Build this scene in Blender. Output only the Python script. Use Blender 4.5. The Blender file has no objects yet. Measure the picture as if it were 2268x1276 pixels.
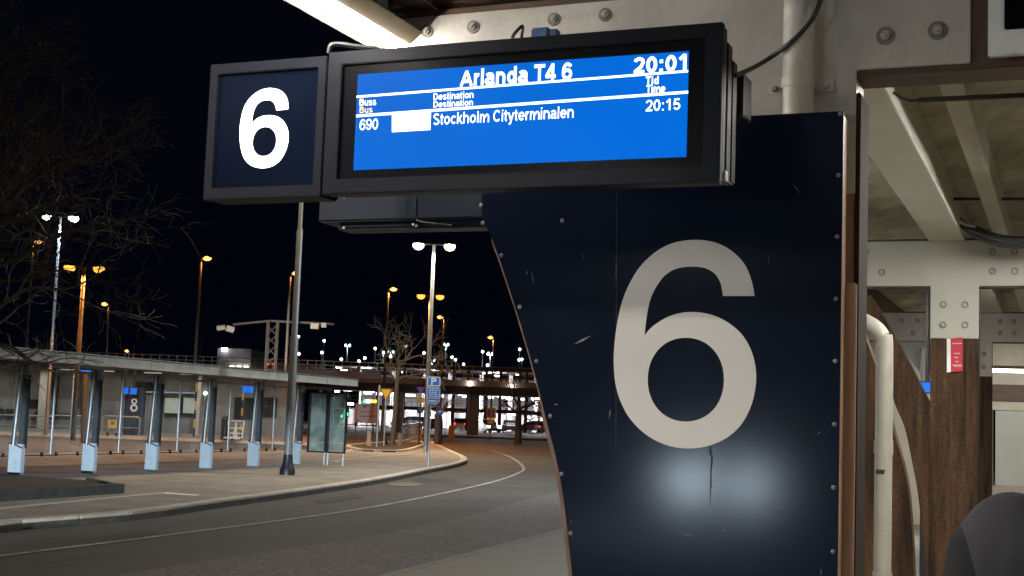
import bpy, bmesh, math, random
from math import sin, cos, tan, atan, radians, pi, sqrt
from mathutils import Vector, Matrix, noise
from mathutils.geometry import tessellate_polygon

SC = bpy.context.scene
COL = SC.collection
V = Vector
random.seed(7)

# ------------------------------------------------------------------ camera
FPX = 3000.0                      # focal length in photograph pixels
EYE = V((0, 0, 1.6))
ROLL = radians(2.1)
PITCH = atan(288 * cos(ROLL) / FPX)
FWD = V((0, cos(PITCH), sin(PITCH)))
R0 = V((1, 0, 0)); U0 = V((0, -sin(PITCH), cos(PITCH)))
RGT = R0 * cos(ROLL) + U0 * sin(ROLL)
UPV = -R0 * sin(ROLL) + U0 * cos(ROLL)
cam_d = bpy.data.cameras.new('camera')
cam_d.sensor_width = 36.0
cam_d.lens = FPX / 2268 * 36.0
cam_d.clip_start = 0.05
cam_d.clip_end = 3000
cam = bpy.data.objects.new('camera', cam_d)
COL.objects.link(cam)
M = Matrix((RGT, UPV, -FWD)).transposed().to_4x4()
M.translation = EYE
cam.matrix_world = M
SC.camera = cam

# ------------------------------------------------------------------ night sky, exposure
W = bpy.data.worlds.new('World'); SC.world = W
W.use_nodes = True
wn = W.node_tree.nodes; wl = W.node_tree.links
sky = wn.new('ShaderNodeTexSky'); sky.sky_type = 'NISHITA'; sky.sun_disc = False
sky.sun_elevation = radians(-4); sky.sun_rotation = radians(200)
gl = wn.new('ShaderNodeVectorMath'); gl.operation = 'ADD'      # faint city glow over the whole night sky
gl.inputs[1].default_value = (.012, .020, .062)
wl.new(sky.outputs[0], gl.inputs[0]); wl.new(gl.outputs[0], wn['Background'].inputs[0])
wn['Background'].inputs[1].default_value = 0.05
SC.view_settings.view_transform = 'Standard'
SC.view_settings.look = 'None'
SC.view_settings.exposure = 0
SC.view_settings.gamma = 1
SC.cycles.use_denoising = True
SC.cycles.max_bounces = 6
SC.cycles.sample_clamp_indirect = 3
SC.cycles.caustics_reflective = False
SC.cycles.caustics_refractive = False

# ------------------------------------------------------------------ helpers
A = radians(22.4)
N = V((sin(A), cos(A), 0))        # runs along the canopy, away from the viewer
U = V((cos(A), -sin(A), 0))       # runs across the canopy
Z = V((0, 0, 1))

def ray(px, py):
    return FWD + RGT * ((px - 1134) / FPX) - UPV * ((py - 638) / FPX)
def on(px, py, c):                # point of a view ray on the cross frame plane N.p = c
    d = ray(px, py); return EYE + d * (c / N.dot(d))
def gz(px, py, z=0.0):            # point of a view ray on a level at height z
    d = ray(px, py); return EYE + d * ((z - EYE.z) / d.z)
def at(px, py, Y):                # point of a view ray at distance Y
    d = ray(px, py); return EYE + d * (Y / d.y)
def lin(c):
    return tuple(((x / 255) / 12.92 if x / 255 <= .04045 else ((x / 255 + .055) / 1.055) ** 2.4) for x in c)

MATS = {}
def mat(name, col, rough=.6, metal=0, var=.15, scale=6, bump=0, bscale=60, stretch=(1, 1, 1), spec=.5, coat=0, col2=None, grain=0, gscale=300, warp=0):
    if name in MATS: return MATS[name]
    m = bpy.data.materials.new(name); m.use_nodes = True
    nt = m.node_tree; b = nt.nodes['Principled BSDF']
    b.inputs['Roughness'].default_value = rough
    b.inputs['Metallic'].default_value = metal
    b.inputs['Specular IOR Level'].default_value = spec
    b.inputs['Coat Weight'].default_value = coat; b.inputs['Coat Roughness'].default_value = .12
    tc = nt.nodes.new('ShaderNodeTexCoord'); mp = nt.nodes.new('ShaderNodeMapping')
    mp.inputs['Scale'].default_value = stretch
    nt.links.new(tc.outputs['Object'], mp.inputs[0])
    n1 = nt.nodes.new('ShaderNodeTexNoise'); n1.inputs['Scale'].default_value = scale
    n1.inputs['Detail'].default_value = 8; n1.inputs['Roughness'].default_value = .65
    nt.links.new(mp.outputs[0], n1.inputs['Vector'])
    rp = nt.nodes.new('ShaderNodeValToRGB')
    c1 = tuple(max(0, x * (1 - var)) for x in col) + (1,)
    c2 = (tuple(min(1, x * (1 + var)) for x in col) if col2 is None else tuple(col2)) + (1,)
    rp.color_ramp.elements[0].position = .32; rp.color_ramp.elements[1].position = .68
    rp.color_ramp.elements[0].color = c1; rp.color_ramp.elements[1].color = c2
    nt.links.new(n1.outputs['Fac'], rp.inputs[0])
    out = rp.outputs[0]
    if grain:
        n3 = nt.nodes.new('ShaderNodeTexNoise'); n3.inputs['Scale'].default_value = gscale; n3.inputs['Detail'].default_value = 3
        nt.links.new(tc.outputs['Object'], n3.inputs['Vector'])
        mr = nt.nodes.new('ShaderNodeMapRange'); mr.inputs[1].default_value = .3; mr.inputs[2].default_value = .7
        mr.inputs[3].default_value = 1 - grain; mr.inputs[4].default_value = 1 + grain
        nt.links.new(n3.outputs['Fac'], mr.inputs[0])
        mx = nt.nodes.new('ShaderNodeVectorMath'); mx.operation = 'SCALE'
        nt.links.new(out, mx.inputs[0]); nt.links.new(mr.outputs[0], mx.inputs['Scale'])
        out = mx.outputs[0]
    nt.links.new(out, b.inputs['Base Color'])
    rr = nt.nodes.new('ShaderNodeMapRange'); rr.inputs[3].default_value = max(.02, rough - .08); rr.inputs[4].default_value = min(1, rough + .08)
    nt.links.new(n1.outputs['Fac'], rr.inputs[0]); nt.links.new(rr.outputs[0], b.inputs['Roughness'])
    if bump:
        n2 = nt.nodes.new('ShaderNodeTexNoise'); n2.inputs['Scale'].default_value = bscale; n2.inputs['Detail'].default_value = 4
        nt.links.new(mp.outputs[0], n2.inputs['Vector'])
        bp = nt.nodes.new('ShaderNodeBump'); bp.inputs['Strength'].default_value = bump; bp.inputs['Distance'].default_value = .01
        nt.links.new(n2.outputs['Fac'], bp.inputs['Height']); nt.links.new(bp.outputs[0], b.inputs['Normal'])
        nt.links.new(bp.outputs[0], b.inputs['Coat Normal'])
        if warp:
            n4 = nt.nodes.new('ShaderNodeTexNoise'); n4.inputs['Scale'].default_value = 3.2; n4.inputs['Detail'].default_value = 1
            nt.links.new(mp.outputs[0], n4.inputs['Vector'])
            b2 = nt.nodes.new('ShaderNodeBump'); b2.inputs['Strength'].default_value = warp; b2.inputs['Distance'].default_value = .012
            nt.links.new(n4.outputs['Fac'], b2.inputs['Height']); nt.links.new(b2.outputs[0], bp.inputs['Normal'])
    MATS[name] = m
    return m

def glow(name, col, strength, base=(.02, .02, .02), rough=.3):
    if name in MATS: return MATS[name]
    m = bpy.data.materials.new(name); m.use_nodes = True
    nt = m.node_tree; b = nt.nodes['Principled BSDF']
    b.inputs['Base Color'].default_value = tuple(base) + (1,)
    b.inputs['Roughness'].default_value = rough; b.inputs['Specular IOR Level'].default_value = .02
    # slight unevenness of the lit surface
    tc = nt.nodes.new('ShaderNodeTexCoord'); n1 = nt.nodes.new('ShaderNodeTexNoise'); n1.inputs['Scale'].default_value = 1.6
    nt.links.new(tc.outputs['Object'], n1.inputs['Vector'])
    mr = nt.nodes.new('ShaderNodeMapRange'); mr.inputs[3].default_value = strength * .84; mr.inputs[4].default_value = strength * 1.14
    nt.links.new(n1.outputs['Fac'], mr.inputs[0]); nt.links.new(mr.outputs[0], b.inputs['Emission Strength'])
    b.inputs['Emission Color'].default_value = tuple(col) + (1,)
    MATS[name] = m
    return m

def glassmat(name, tint=(.9, .95, .93), alpha=.12, rough=.03):
    if name in MATS: return MATS[name]
    m = bpy.data.materials.new(name); m.use_nodes = True
    nt = m.node_tree; nt.nodes.remove(nt.nodes['Principled BSDF'])
    out = nt.nodes['Material Output']
    t = nt.nodes.new('ShaderNodeBsdfTransparent'); t.inputs[0].default_value = tuple(tint) + (1,)
    g = nt.nodes.new('ShaderNodeBsdfGlossy'); g.inputs['Roughness'].default_value = rough
    d = nt.nodes.new('ShaderNodeBsdfDiffuse'); d.inputs[0].default_value = (.5, .55, .5, 1)
    tc = nt.nodes.new('ShaderNodeTexCoord'); n1 = nt.nodes.new('ShaderNodeTexNoise'); n1.inputs['Scale'].default_value = 3; n1.inputs['Detail'].default_value = 6
    nt.links.new(tc.outputs['Object'], n1.inputs['Vector'])
    mr = nt.nodes.new('ShaderNodeMapRange'); mr.inputs[1].default_value = .3; mr.inputs[2].default_value = .8
    mr.inputs[3].default_value = alpha * .4; mr.inputs[4].default_value = alpha * 1.6
    nt.links.new(n1.outputs['Fac'], mr.inputs[0])
    a = nt.nodes.new('ShaderNodeMixShader'); b = nt.nodes.new('ShaderNodeMixShader')
    nt.links.new(mr.outputs[0], a.inputs[0]); nt.links.new(t.outputs[0], a.inputs[1]); nt.links.new(d.outputs[0], a.inputs[2])
    f = nt.nodes.new('ShaderNodeFresnel'); f.inputs[0].default_value = 1.45
    ge = nt.nodes.new('ShaderNodeNewGeometry'); mm = nt.nodes.new('ShaderNodeMath'); mm.operation = 'SUBTRACT'; mm.use_clamp = True
    nt.links.new(f.outputs[0], mm.inputs[0]); nt.links.new(ge.outputs['Backfacing'], mm.inputs[1])
    nt.links.new(mm.outputs[0], b.inputs[0]); nt.links.new(a.outputs[0], b.inputs[1]); nt.links.new(g.outputs[0], b.inputs[2])
    nt.links.new(b.outputs[0], out.inputs[0])
    MATS[name] = m
    return m

BASE = {}                          # world matrix of the thing a part belongs to
def thing(name, label, cat, loc=(0, 0, 0), rz=0, group=None, kind=None):
    o = bpy.data.objects.new(name, None); COL.objects.link(o)
    o.empty_display_size = .1
    o.location = loc; o.rotation_euler = (0, 0, rz)
    o['label'] = label; o['category'] = cat
    if group: o['group'] = group
    if kind: o['kind'] = kind
    BASE[o.name] = Matrix.Translation(V(loc)) @ Matrix.Rotation(rz, 4, 'Z')
    return o

class MB:
    def __init__(s): s.bm = bmesh.new(); s.mi = 0
    def face(s, vs):
        try:
            f = s.bm.faces.new(vs); f.material_index = s.mi; return f
        except ValueError: return None
    def box(s, c, size, ax=None, ay=None, az=None):
        ax = V(ax) if ax is not None else V((1, 0, 0)); ay = V(ay) if ay is not None else V((0, 1, 0)); az = V(az) if az is not None else V((0, 0, 1))
        c = V(c); h = [x / 2 for x in size]
        v = [s.bm.verts.new(c + ax * (i * h[0]) + ay * (j * h[1]) + az * (k * h[2])) for i in (-1, 1) for j in (-1, 1) for k in (-1, 1)]
        for f in ((0, 1, 3, 2), (4, 6, 7, 5), (0, 4, 5, 1), (2, 3, 7, 6), (0, 2, 6, 4), (1, 5, 7, 3)): s.face([v[i] for i in f])
        return s
    def bar(s, p, q, w, h, up=Z):
        p = V(p); q = V(q); d = (q - p); L = d.length; d.normalize()
        a = d.cross(up)
        if a.length < 1e-4: a = d.cross(V((0, 1, 0)))
        a.normalize(); b = a.cross(d)
        return s.box((p + q) / 2, (L, w, h), d, a, b)
    def prism(s, pts, ext, holes=()):
        pts = [V(p) for p in pts]; ext = V(ext)
        loops = [pts] + [[V(p) for p in h] for h in holes]
        tri = tessellate_polygon(loops)
        flat = [p for l in loops for p in l]
        va = [s.bm.verts.new(p) for p in flat]; vb = [s.bm.verts.new(p + ext) for p in flat]
        for t in tri:
            s.face([va[i] for i in t]); s.face([vb[i] for i in reversed(t)])
        o = 0
        for l in loops:
            k = len(l)
            for i in range(k):
                s.face([va[o + i], va[o + (i + 1) % k], vb[o + (i + 1) % k], vb[o + i]])
            o += k
        return s
    def sheet(s, pts):
        pts = [V(p) for p in pts]
        v = [s.bm.verts.new(p) for p in pts]
        for t in tessellate_polygon([pts]): s.face([v[i] for i in t])
        return s
    def tube(s, pts, r, k=8, cap=True):
        pts = [V(p) for p in pts]
        if not hasattr(r, '__len__'): r = [r] * len(pts)
        rings = []; ref = None
        for i, p in enumerate(pts):
            d = (pts[min(i + 1, len(pts) - 1)] - pts[max(i - 1, 0)])
            if d.length < 1e-9: d = Z.copy()
            d.normalize()
            if ref is None: ref = d.cross(V((.31, .77, .13)) if abs(d.z) > .7 else Z)
            a = ref - d * ref.dot(d)
            if a.length < 1e-6: a = d.orthogonal()
            a.normalize(); ref = a; b = d.cross(a)
            rings.append([s.bm.verts.new(p + (a * cos(2 * pi * j / k) + b * sin(2 * pi * j / k)) * r[i]) for j in range(k)])
        for i in range(len(rings) - 1):
            for j in range(k): s.face([rings[i][j], rings[i][(j + 1) % k], rings[i + 1][(j + 1) % k], rings[i + 1][j]])
        if cap:
            s.face(list(reversed(rings[0]))); s.face(rings[-1])
        return s
    def ball(s, c, rx, ry=None, rz=None, n=8):
        ry = ry or rx; rz = rz or rx
        mtx = Matrix.Translation(V(c)) @ Matrix.Diagonal((rx, ry, rz, 1))
        f0 = len(s.bm.faces)
        bmesh.ops.create_uvsphere(s.bm, u_segments=n * 2, v_segments=n, radius=1, matrix=mtx)
        s.bm.faces.ensure_lookup_table()
        for f in s.bm.faces[f0:]: f.material_index = s.mi
        return s
    def build(s, name, mats, parent=None, smooth=False, bevel=0, local=False, label=None):
        me = bpy.data.meshes.new(name)
        bm = s.bm
        bmesh.ops.recalc_face_normals(bm, faces=bm.faces[:])
        if bevel:
            es = [e for e in bm.edges if len(e.link_faces) == 2 and e.calc_face_angle(0) > .6]
            bmesh.ops.bevel(bm, geom=es, offset=bevel, segments=2, affect='EDGES', clamp_overlap=True)
        if parent is not None and not local:
            root = parent
            while root.parent: root = root.parent
            bm.transform(BASE[root.name].inverted())
        bm.to_mesh(me); bm.free()
        for m in (mats if isinstance(mats, (list, tuple)) else [mats]): me.materials.append(m)
        if smooth:
            for p in me.polygons: p.use_smooth = True
            try: me.set_sharp_from_angle(angle=radians(40))
            except Exception: pass
        o = bpy.data.objects.new(name, me); COL.objects.link(o)
        if parent is not None: o.parent = parent
        if label: o['label'] = label
        return o

def tag(o, label=None, cat=None, group=None, kind=None):
    for k, v in (('label', label), ('category', cat), ('group', group), ('kind', kind)):
        if v: o[k] = v
    return o
def struct(o): o['kind'] = 'structure'; return o
KIDS = {}
def copy_tree(o, parent=None):
    c = o.copy(); COL.objects.link(c)
    if parent is not None: c.parent = parent
    for ch in list(o.children): copy_tree(ch, c)
    return c
def dup(o, loc, rz, label, scale=None):
    c = copy_tree(o); c.location = loc; c.rotation_euler = (0, 0, rz); c['label'] = label
    if scale: c.scale = scale
    BASE[c.name] = Matrix.Translation(V(loc)) @ Matrix.Rotation(rz, 4, 'Z')
    return c
def lamp(name, kind, loc, power, col, parent=None, radius=.1, target=None, size=2.6, blend=.5):
    l = bpy.data.lights.new(name, kind); l.energy = power; l.color = col
    if kind in ('POINT', 'SPOT'): l.shadow_soft_size = radius
    if kind == 'SPOT': l.spot_size = size; l.spot_blend = blend
    o = bpy.data.objects.new(name, l); COL.objects.link(o)
    mw = Matrix.Translation(V(loc))
    if target is not None: mw = mw @ (V(target) - V(loc)).to_track_quat('-Z', 'Y').to_matrix().to_4x4()
    if parent is not None:
        root = parent
        while root.parent: root = root.parent
        o.parent = parent; mw = BASE[root.name].inverted() @ mw
    o.matrix_local = mw
    return o
ORD = 'first second third fourth fifth sixth seventh eighth ninth tenth eleventh twelfth thirteenth fourteenth fifteenth sixteenth seventeenth eighteenth nineteenth twentieth'.split() + \
      ['twenty-' + x for x in 'first second third fourth fifth sixth seventh eighth ninth'.split()]
def spline(pts, corners=(), sub=4, closed=True):
    """smooth curve through pts, sharp at the indices in corners"""
    n = len(pts); out = []
    for i in range(n if closed else n - 1):
        p1 = V(pts[i]); p2 = V(pts[(i + 1) % n])
        p0 = V(pts[i - 1]) if (closed or i > 0) and i not in corners else p1
        p3 = V(pts[(i + 2) % n]) if (closed or i + 2 < n) and (i + 1) % n not in corners else p2
        for k in range(sub):
            t = k / sub
            out.append(.5 * ((2 * p1) + (p2 - p0) * t + (2 * p0 - 5 * p1 + 4 * p2 - p3) * t * t + (3 * p1 - p0 - 3 * p2 + p3) * t ** 3))
    if not closed: out.append(V(pts[-1]))
    return out

# ------------------------------------------------------------------ materials
m_asphalt = mat('asphalt', (.060, .050, .039), .82, var=.36, scale=.7, bump=.8, bscale=24, grain=.5, gscale=26)
m_coarse = mat('coarse_asphalt', (.088, .074, .056), .78, var=.25, scale=.8, bump=1, bscale=20, grain=.85, gscale=20)
m_pave = mat('pavement_concrete', (.26, .22, .175), .8, var=.34, scale=.9, bump=.4, bscale=25, grain=.22, gscale=30)
m_platform = mat('platform_concrete', (.2, .18, .135), .8, var=.12, scale=1.5, bump=.3, bscale=50, grain=.22, gscale=90)
m_kerb = mat('kerb_granite', (.55, .47, .36), .75, var=.2, scale=2.5, bump=.3, bscale=40, grain=.25, gscale=70)
m_paint = mat('road_paint', (.34, .31, .25), .75, var=.5, scale=3, grain=.5, gscale=30)
m_soil = mat('bed_soil', (.05, .035, .024), .95, var=.5, scale=9, bump=1, bscale=20)
m_navy = mat('navy_laminate', (.0032, .0068, .018), .40, var=.2, scale=2.2, bump=.009, bscale=260, spec=.03, coat=.24, warp=.014)
m_figure = mat('white_figure_vinyl', (.66, .63, .59), .5, var=.03, scale=3)
m_bezel = mat('charcoal_bezel', (.0046, .0054, .010), .42, var=.14, scale=5, bump=.05, bscale=300, spec=.10)
m_navymetal = mat('navy_metal', (.011, .014, .024), .4, var=.15, scale=4, bump=.05, bscale=200, spec=.2)
m_blackglass = mat('black_glass', (.003, .003, .005), .3, spec=.05, var=.1, scale=4)
m_black = mat('black_plastic', (.01, .01, .012), .5, var=.2)
m_plate = mat('white_steel_plate', (.50, .46, .405), .55, var=.15, scale=3.0, stretch=(1, 1, .45), bump=.12, bscale=30, grain=.05, gscale=40)
m_plate_g = mat('pale_steel_plate', (.36, .36, .315), .55, var=.06, scale=2.0, bump=.1, bscale=30)
m_bolt = mat('bolt_steel', (.36, .33, .29), .42, metal=.35, var=.3, scale=30)
m_stain = mat('washer_grime', (.2, .18, .15), .8, var=.3, scale=30)
m_timber = mat('dark_timber', (.047, .025, .012), .72, var=.8, scale=3, bump=.5, bscale=22, stretch=(5, 5, .4), grain=.3, gscale=40, spec=.2)
m_timber_h = mat('dark_timber_beam', (.085, .045, .026), .6, var=.45, scale=5, bump=.3, bscale=30, stretch=(.5, .5, 5))
m_glulam = mat('varnished_timber', (.42, .27, .18), .38, var=.25, scale=6, bump=.15, bscale=40, stretch=(7, 7, .3))
m_joist = mat('pale_joist_paint', (.74, .73, .64), .6, var=.08, scale=2, bump=.1, bscale=20)
m_board = mat('ceiling_board', (.38, .36, .28), .85, var=.55, scale=3.2, bump=.4, bscale=22, stretch=(1, .35, 1))
m_pipe = mat('pipe_enamel', (.56, .52, .46), .42, var=.06, scale=5, bump=.05, bscale=60)
m_red = mat('red_plate', (.42, .02, .035), .4, var=.08)
m_white = mat('white_paint', (.7, .7, .68), .5, var=.06)
m_galv = mat('galvanised_steel', (.34, .35, .35), .45, metal=.55, var=.15, scale=8)
m_pole = mat('grey_pole_paint', (.17, .17, .165), .5, metal=.2, var=.15, scale=6)
m_barkblack = mat('silhouette_bark', (.018, .015, .012), .9, var=.35, scale=12)  # near-black bark: the tree's silhouette shade is put into the colour
m_pdark = mat('dark_pole_paint', (.10, .085, .075), .6, var=.15, scale=6)
m_fascia = mat('shelter_fascia', (.38, .35, .28), .7, var=.18, scale=3, bump=.2, bscale=15)
m_postbox = mat('pale_blue_post_paint', (.44, .49, .53), .4, var=.08, scale=5)
m_dark = mat('dark_paint', (.012, .012, .014), .45, var=.2)
m_bark = mat('bark', (.10, .085, .06), .9, var=.35, scale=12, bump=.5, bscale=50)
m_barkdark = mat('dark_bark', (.11, .088, .062), .9, var=.35, scale=12, bump=.5, bscale=50)
m_conc = mat('viaduct_concrete', (.36, .29, .255), .85, var=.18, scale=.5, bump=.2, bscale=5)
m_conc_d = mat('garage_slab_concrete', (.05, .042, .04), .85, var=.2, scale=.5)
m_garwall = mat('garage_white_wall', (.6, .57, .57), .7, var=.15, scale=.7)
m_pale = mat('pale_render', (.205, .19, .175), .8, var=.35, scale=.35, bump=.2, bscale=3)
m_gwin = mat('dark_window', (.02, .02, .02), .2, var=.3)
m_blue = mat('blue_sign_face', (.03, .13, .42), .45, var=.06)
m_yellow = mat('yellow_sign_face', (.62, .40, .02), .5, var=.05)
m_redrim = mat('red_sign_rim', (.5, .03, .02), .5, var=.05)
m_fabric = mat('charcoal_jacket', (.031, .031, .036), .9, var=.12, scale=4, bump=.25, bscale=500)
m_fabric2 = mat('black_jacket_panel', (.006, .006, .008), .85, var=.2, scale=4, bump=.2, bscale=400)
m_skin = mat('skin', (.45, .26, .18), .55, var=.06)
m_hair = mat('dark_hair', (.02, .014, .01), .6, var=.3, stretch=(8, 8, .5))
m_car = mat('silver_car_paint', (.30, .28, .31), .3, metal=.5, var=.05, coat=.5)
m_tyre = mat('tyre_rubber', (.012, .012, .012), .85, var=.2)
m_glass = glassmat('clear_pane', (.93, .95, .94), .05)
m_glassg = glassmat('green_pane', (.62, .78, .74), .34)
e_tube = glow('lamp_diffuser', (1, .96, .89), 122, (.8, .8, .8))
e_six = glow('lit_white_figure', (.93, .96, 1), 2.6, (.8, .8, .8))
e_boxface = glow('lit_navy_face', (.03, .08, .22), .06, (.010, .017, .036), .22)
e_blue = glow('blue_screen', lin((0, 107, 220)), 1.0, (.001, .003, .01), .5)
e_text = glow('screen_white', (.9, .97, 1), 2.2, (.1, .1, .1))
e_texty = glow('screen_yellow', (1, .8, .38), 1.2, (.1, .1, .1))
e_white = glow('white_lamp_glass', (1, .95, .88), 14, (.8, .8, .8))
e_cool = glow('cool_lamp_glass', (.85, .93, 1), 14, (.8, .8, .8))
e_sod = glow('sodium_lamp_glass', (1, .40, .06), 2.2, (.8, .6, .4))
e_sod_w = glow('sodium_lamp_bright', (1, .46, .12), 2.8, (.8, .7, .5))
e_park = glow('car_park_lamp', (1, .97, .86), 8, (.8, .8, .8))
e_cyan = glow('cyan_lamp', (.5, .9, 1), 4, (.6, .8, .8))
e_gar = glow('garage_tube', (.97, .95, 1), 7, (.8, .8, .8))
e_headl = glow('headlight_glass', (.85, .93, 1), 40, (.8, .8, .8))
e_tail = glow('tail_light', (1, .04, .02), 5, (.5, .02, .02))
e_green = glow('green_signal', (.05, 1, .3), 3, (.02, .2, .05))
e_amber = glow('amber_signal', (1, .5, .05), 4, (.3, .2, .05))
e_poster = glow('lit_poster', (.42, .5, .36), .42, (.3, .3, .3))
e_scr = glow('far_blue_screen', (.02, .20, .9), 1.0, (.01, .02, .05))
SOD = (1, .37, .08); WARM = (1, .83, .60); COOL = (.72, .86, 1)

# ================================================================== GROUND
def flat(name, px, m, z, parent=None):
    return MB().sheet([gz(x, y, z) if not isinstance(x, V) else x for x, y in px]).build(name, m, parent)
ROADZ = -0.12
g = MB().sheet([V((-700, -80, ROADZ - .012)), V((700, -80, ROADZ - .012)), V((700, 1200, ROADZ - .012)), V((-700, 1200, ROADZ - .012))]).build('ground', mat('far_ground', (.05, .045, .042), .9, var=.3, scale=.1))
struct(g)
rd = MB().sheet([V((-60, -40, ROADZ)), V((40, -40, ROADZ)), V((60, 108, ROADZ)), V((-75, 108, ROADZ))]).build('road', m_asphalt); struct(rd)
# coarser resurfaced lane along the platform
cl = [gz(x, y, ROADZ + .004) for x, y in ((245, 1276), (540, 1228), (830, 1187), (1060, 1137), (1167, 1106), (1300, 1075))]
ce = [gz(1420, 1085, ROADZ + .004), gz(1250, 1172, ROADZ + .004), V((-1.3, 13.3, ROADZ + .004)), V((-2.6, 8, ROADZ + .004)), V((-3.4, -30, ROADZ + .004)), V((-9, -30, ROADZ + .004)), V((-6.4, 4, ROADZ + .004))]
tag(struct(MB().sheet(cl + ce).build('road_resurfacing', m_coarse)))
# near platform (sawtooth edge) with its kerb
edge = [V((30, 70, 0)), V((8.9, 46, 0)), gz(1330, 1136), gz(1250, 1170), gz(830, 1276), V((-2.5, 8, 0)), V((-3.2, 0, 0)), V((-3.4, -32, 0))]
pl = MB().prism([p + V((.0, 0, 0)) for p in edge] + [V((60, -32, 0)), V((60, 70, 0))], (0, 0, -.35)).build('platform_paving', m_platform); struct(pl)
kb = MB()
for a, b in zip(edge[:-1], edge[1:]):
    d = (b - a).normalized(); s = V((d.y, -d.x, 0)) * .07
    L = (b - a).length; k = max(1, int(L / 1.2))
    for i in range(k):
        kb.bar(a + (b - a) * (i / k) + d * .004 - s + Z * -.1, a + (b - a) * ((i + 1) / k) - d * .004 - s + Z * -.1, .14, .206)
struct(kb.build('platform_kerb', m_platform, bevel=.012))

# island pavement where the shelter stands
front_px = [(-420, 1222), (-200, 1185), (0, 1157), (180, 1143), (333, 1130), (490, 1108), (640, 1089), (800, 1066), (880, 1052), (944, 1039), (1000, 1029), (1031, 1019), (1026, 1010), (1003, 1000), (975, 987), (957, 977)]
front = spline([gz(x, y) for x, y in front_px], corners=(0, 15), sub=3, closed=False)
back_px = [(905, 972), (840, 984), (770, 1000), (640, 996), (400, 1000), (150, 1004), (-300, 1012)]
back = [gz(x, y) for x, y in back_px]
isl = MB().prism(front + back, (0, 0, -.4)).build('island_pavement', m_pave); struct(isl)
kb = MB()
acc = 0
def kerbline(mb, pts, w, top, h, step=1.1, side=1):
    tot = [0]
    for a, b in zip(pts[:-1], pts[1:]): tot.append(tot[-1] + (b - a).length)
    def P(s):
        for i in range(len(pts) - 1):
            if s <= tot[i + 1] or i == len(pts) - 2:
                t = (s - tot[i]) / max(1e-6, tot[i + 1] - tot[i]); return pts[i].lerp(pts[i + 1], t)
    n = max(1, int(tot[-1] / step))
    for i in range(n):
        a = P(tot[-1] * i / n); b = P(tot[-1] * (i + 1) / n); d = (b - a).normalized()
        s = V((d.y, -d.x, 0)) * (w / 2 * side)
        mb.bar(a + d * .006 + s + Z * (top - h / 2), b - d * .006 + s + Z * (top - h / 2), w, h)
kerbline(kb, front, .26, .012, .045, side=-.6)
struct(kb.build('island_kerb', m_kerb, bevel=.012))
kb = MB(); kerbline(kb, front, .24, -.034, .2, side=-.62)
struct(kb.build('kerb_face', mat('shaded_kerb_face', (.075, .058, .04), .85, var=.4, scale=4, grain=.3, gscale=50), None))  # dark bar: shade on the kerb front put into its colour
kb = MB(); kerbline(kb, back, .2, .01, .2, side=1)
struct(kb.build('island_rear_kerb', m_kerb, bevel=.015))
# flush kerb line on the pavement and the dropped strip
kb = MB(); kerbline(kb, [gz(x, y) for x, y in ((-300, 1158), (0, 1126), (180, 1109), (378, 1090), (440, 1097))], .13, .008, .1, side=0.01)
struct(kb.build('pavement_edging', m_kerb))
kb = MB(); kerbline(kb, spline([gz(x, y) for x, y in ((745, 1022), (800, 1015), (850, 1010), (916, 1007))], sub=3, closed=False), .14, .02, .14, side=.01)
struct(kb.build('pavement_edging', m_kerb))
# small planted island and its kerb
ring = [(770, 990), (800, 986), (850, 982), (905, 980), (940, 984), (925, 992), (890, 1001), (840, 1001), (795, 998)]
rp = spline([gz(x, y, .0) for x, y in ring], sub=3)
kb = MB(); kerbline(kb, rp + rp[:1], .22, .09, .2, side=.01); struct(kb.build('island_kerb', m_kerb, bevel=.015))
struct(MB().prism([p + Z * .05 for p in rp], (0, 0, -.1)).build('planting_soil', m_soil))
# lane line
ln = [(-420, 1292), (0, 1231), (353, 1187), (800, 1127), (1038, 1080), (1116, 1060), (1151, 1046), (1160, 1038), (1149, 1024), (1125, 1010), (1088, 998)]
lp = spline([gz(x, y, ROADZ + .008) for x, y in ln], sub=5, closed=False)
mb = MB(); va = []
for i, p in enumerate(lp):
    d = (lp[min(i + 1, len(lp) - 1)] - lp[max(i - 1, 0)]).normalized(); s = V((d.y, -d.x, 0)) * .055
    va.append((mb.bm.verts.new(p + s), mb.bm.verts.new(p - s)))
for a, b in zip(va[:-1], va[1:]): mb.face([a[0], a[1], b[1], b[0]])
struct(mb.build('road_line', m_paint))
m_patch = mat('asphalt_patch', (.038, .034, .029), .85, var=.25, scale=2, bump=.6, bscale=30, grain=.4, gscale=30)
for q in (((180, 1196), (330, 1172), (352, 1182), (205, 1207)), ((690, 1108), (790, 1094), (806, 1101), (712, 1116))):
    struct(MB().sheet([gz(x, y, ROADZ + .006) for x, y in q]).build('road_repair', m_patch))
rnd = random.Random(12)
for pts in (((0, 1262), (160, 1238), (330, 1210), (420, 1199)), ((420, 1150), (520, 1140), (640, 1120)), ((860, 1128), (930, 1118), (985, 1100), (1040, 1094)), ((300, 1276), (420, 1256), (500, 1252))):
    q = spline([gz(x + rnd.uniform(-5, 5), y + rnd.uniform(-2, 2), ROADZ + .0105) for x, y in pts], sub=8, closed=False)
    q = [p + V((rnd.uniform(-.05, .05), rnd.uniform(-.05, .05), 0)) for p in q]
    w = [rnd.uniform(.006, .02) for p in q]
    struct(MB().sheet([p - V((0, a, 0)) for p, a in zip(q, w)] + [p + V((0, a, 0)) for p, a in zip(q[::-1], w[::-1])]).build('road_crack', m_dark))
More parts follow.
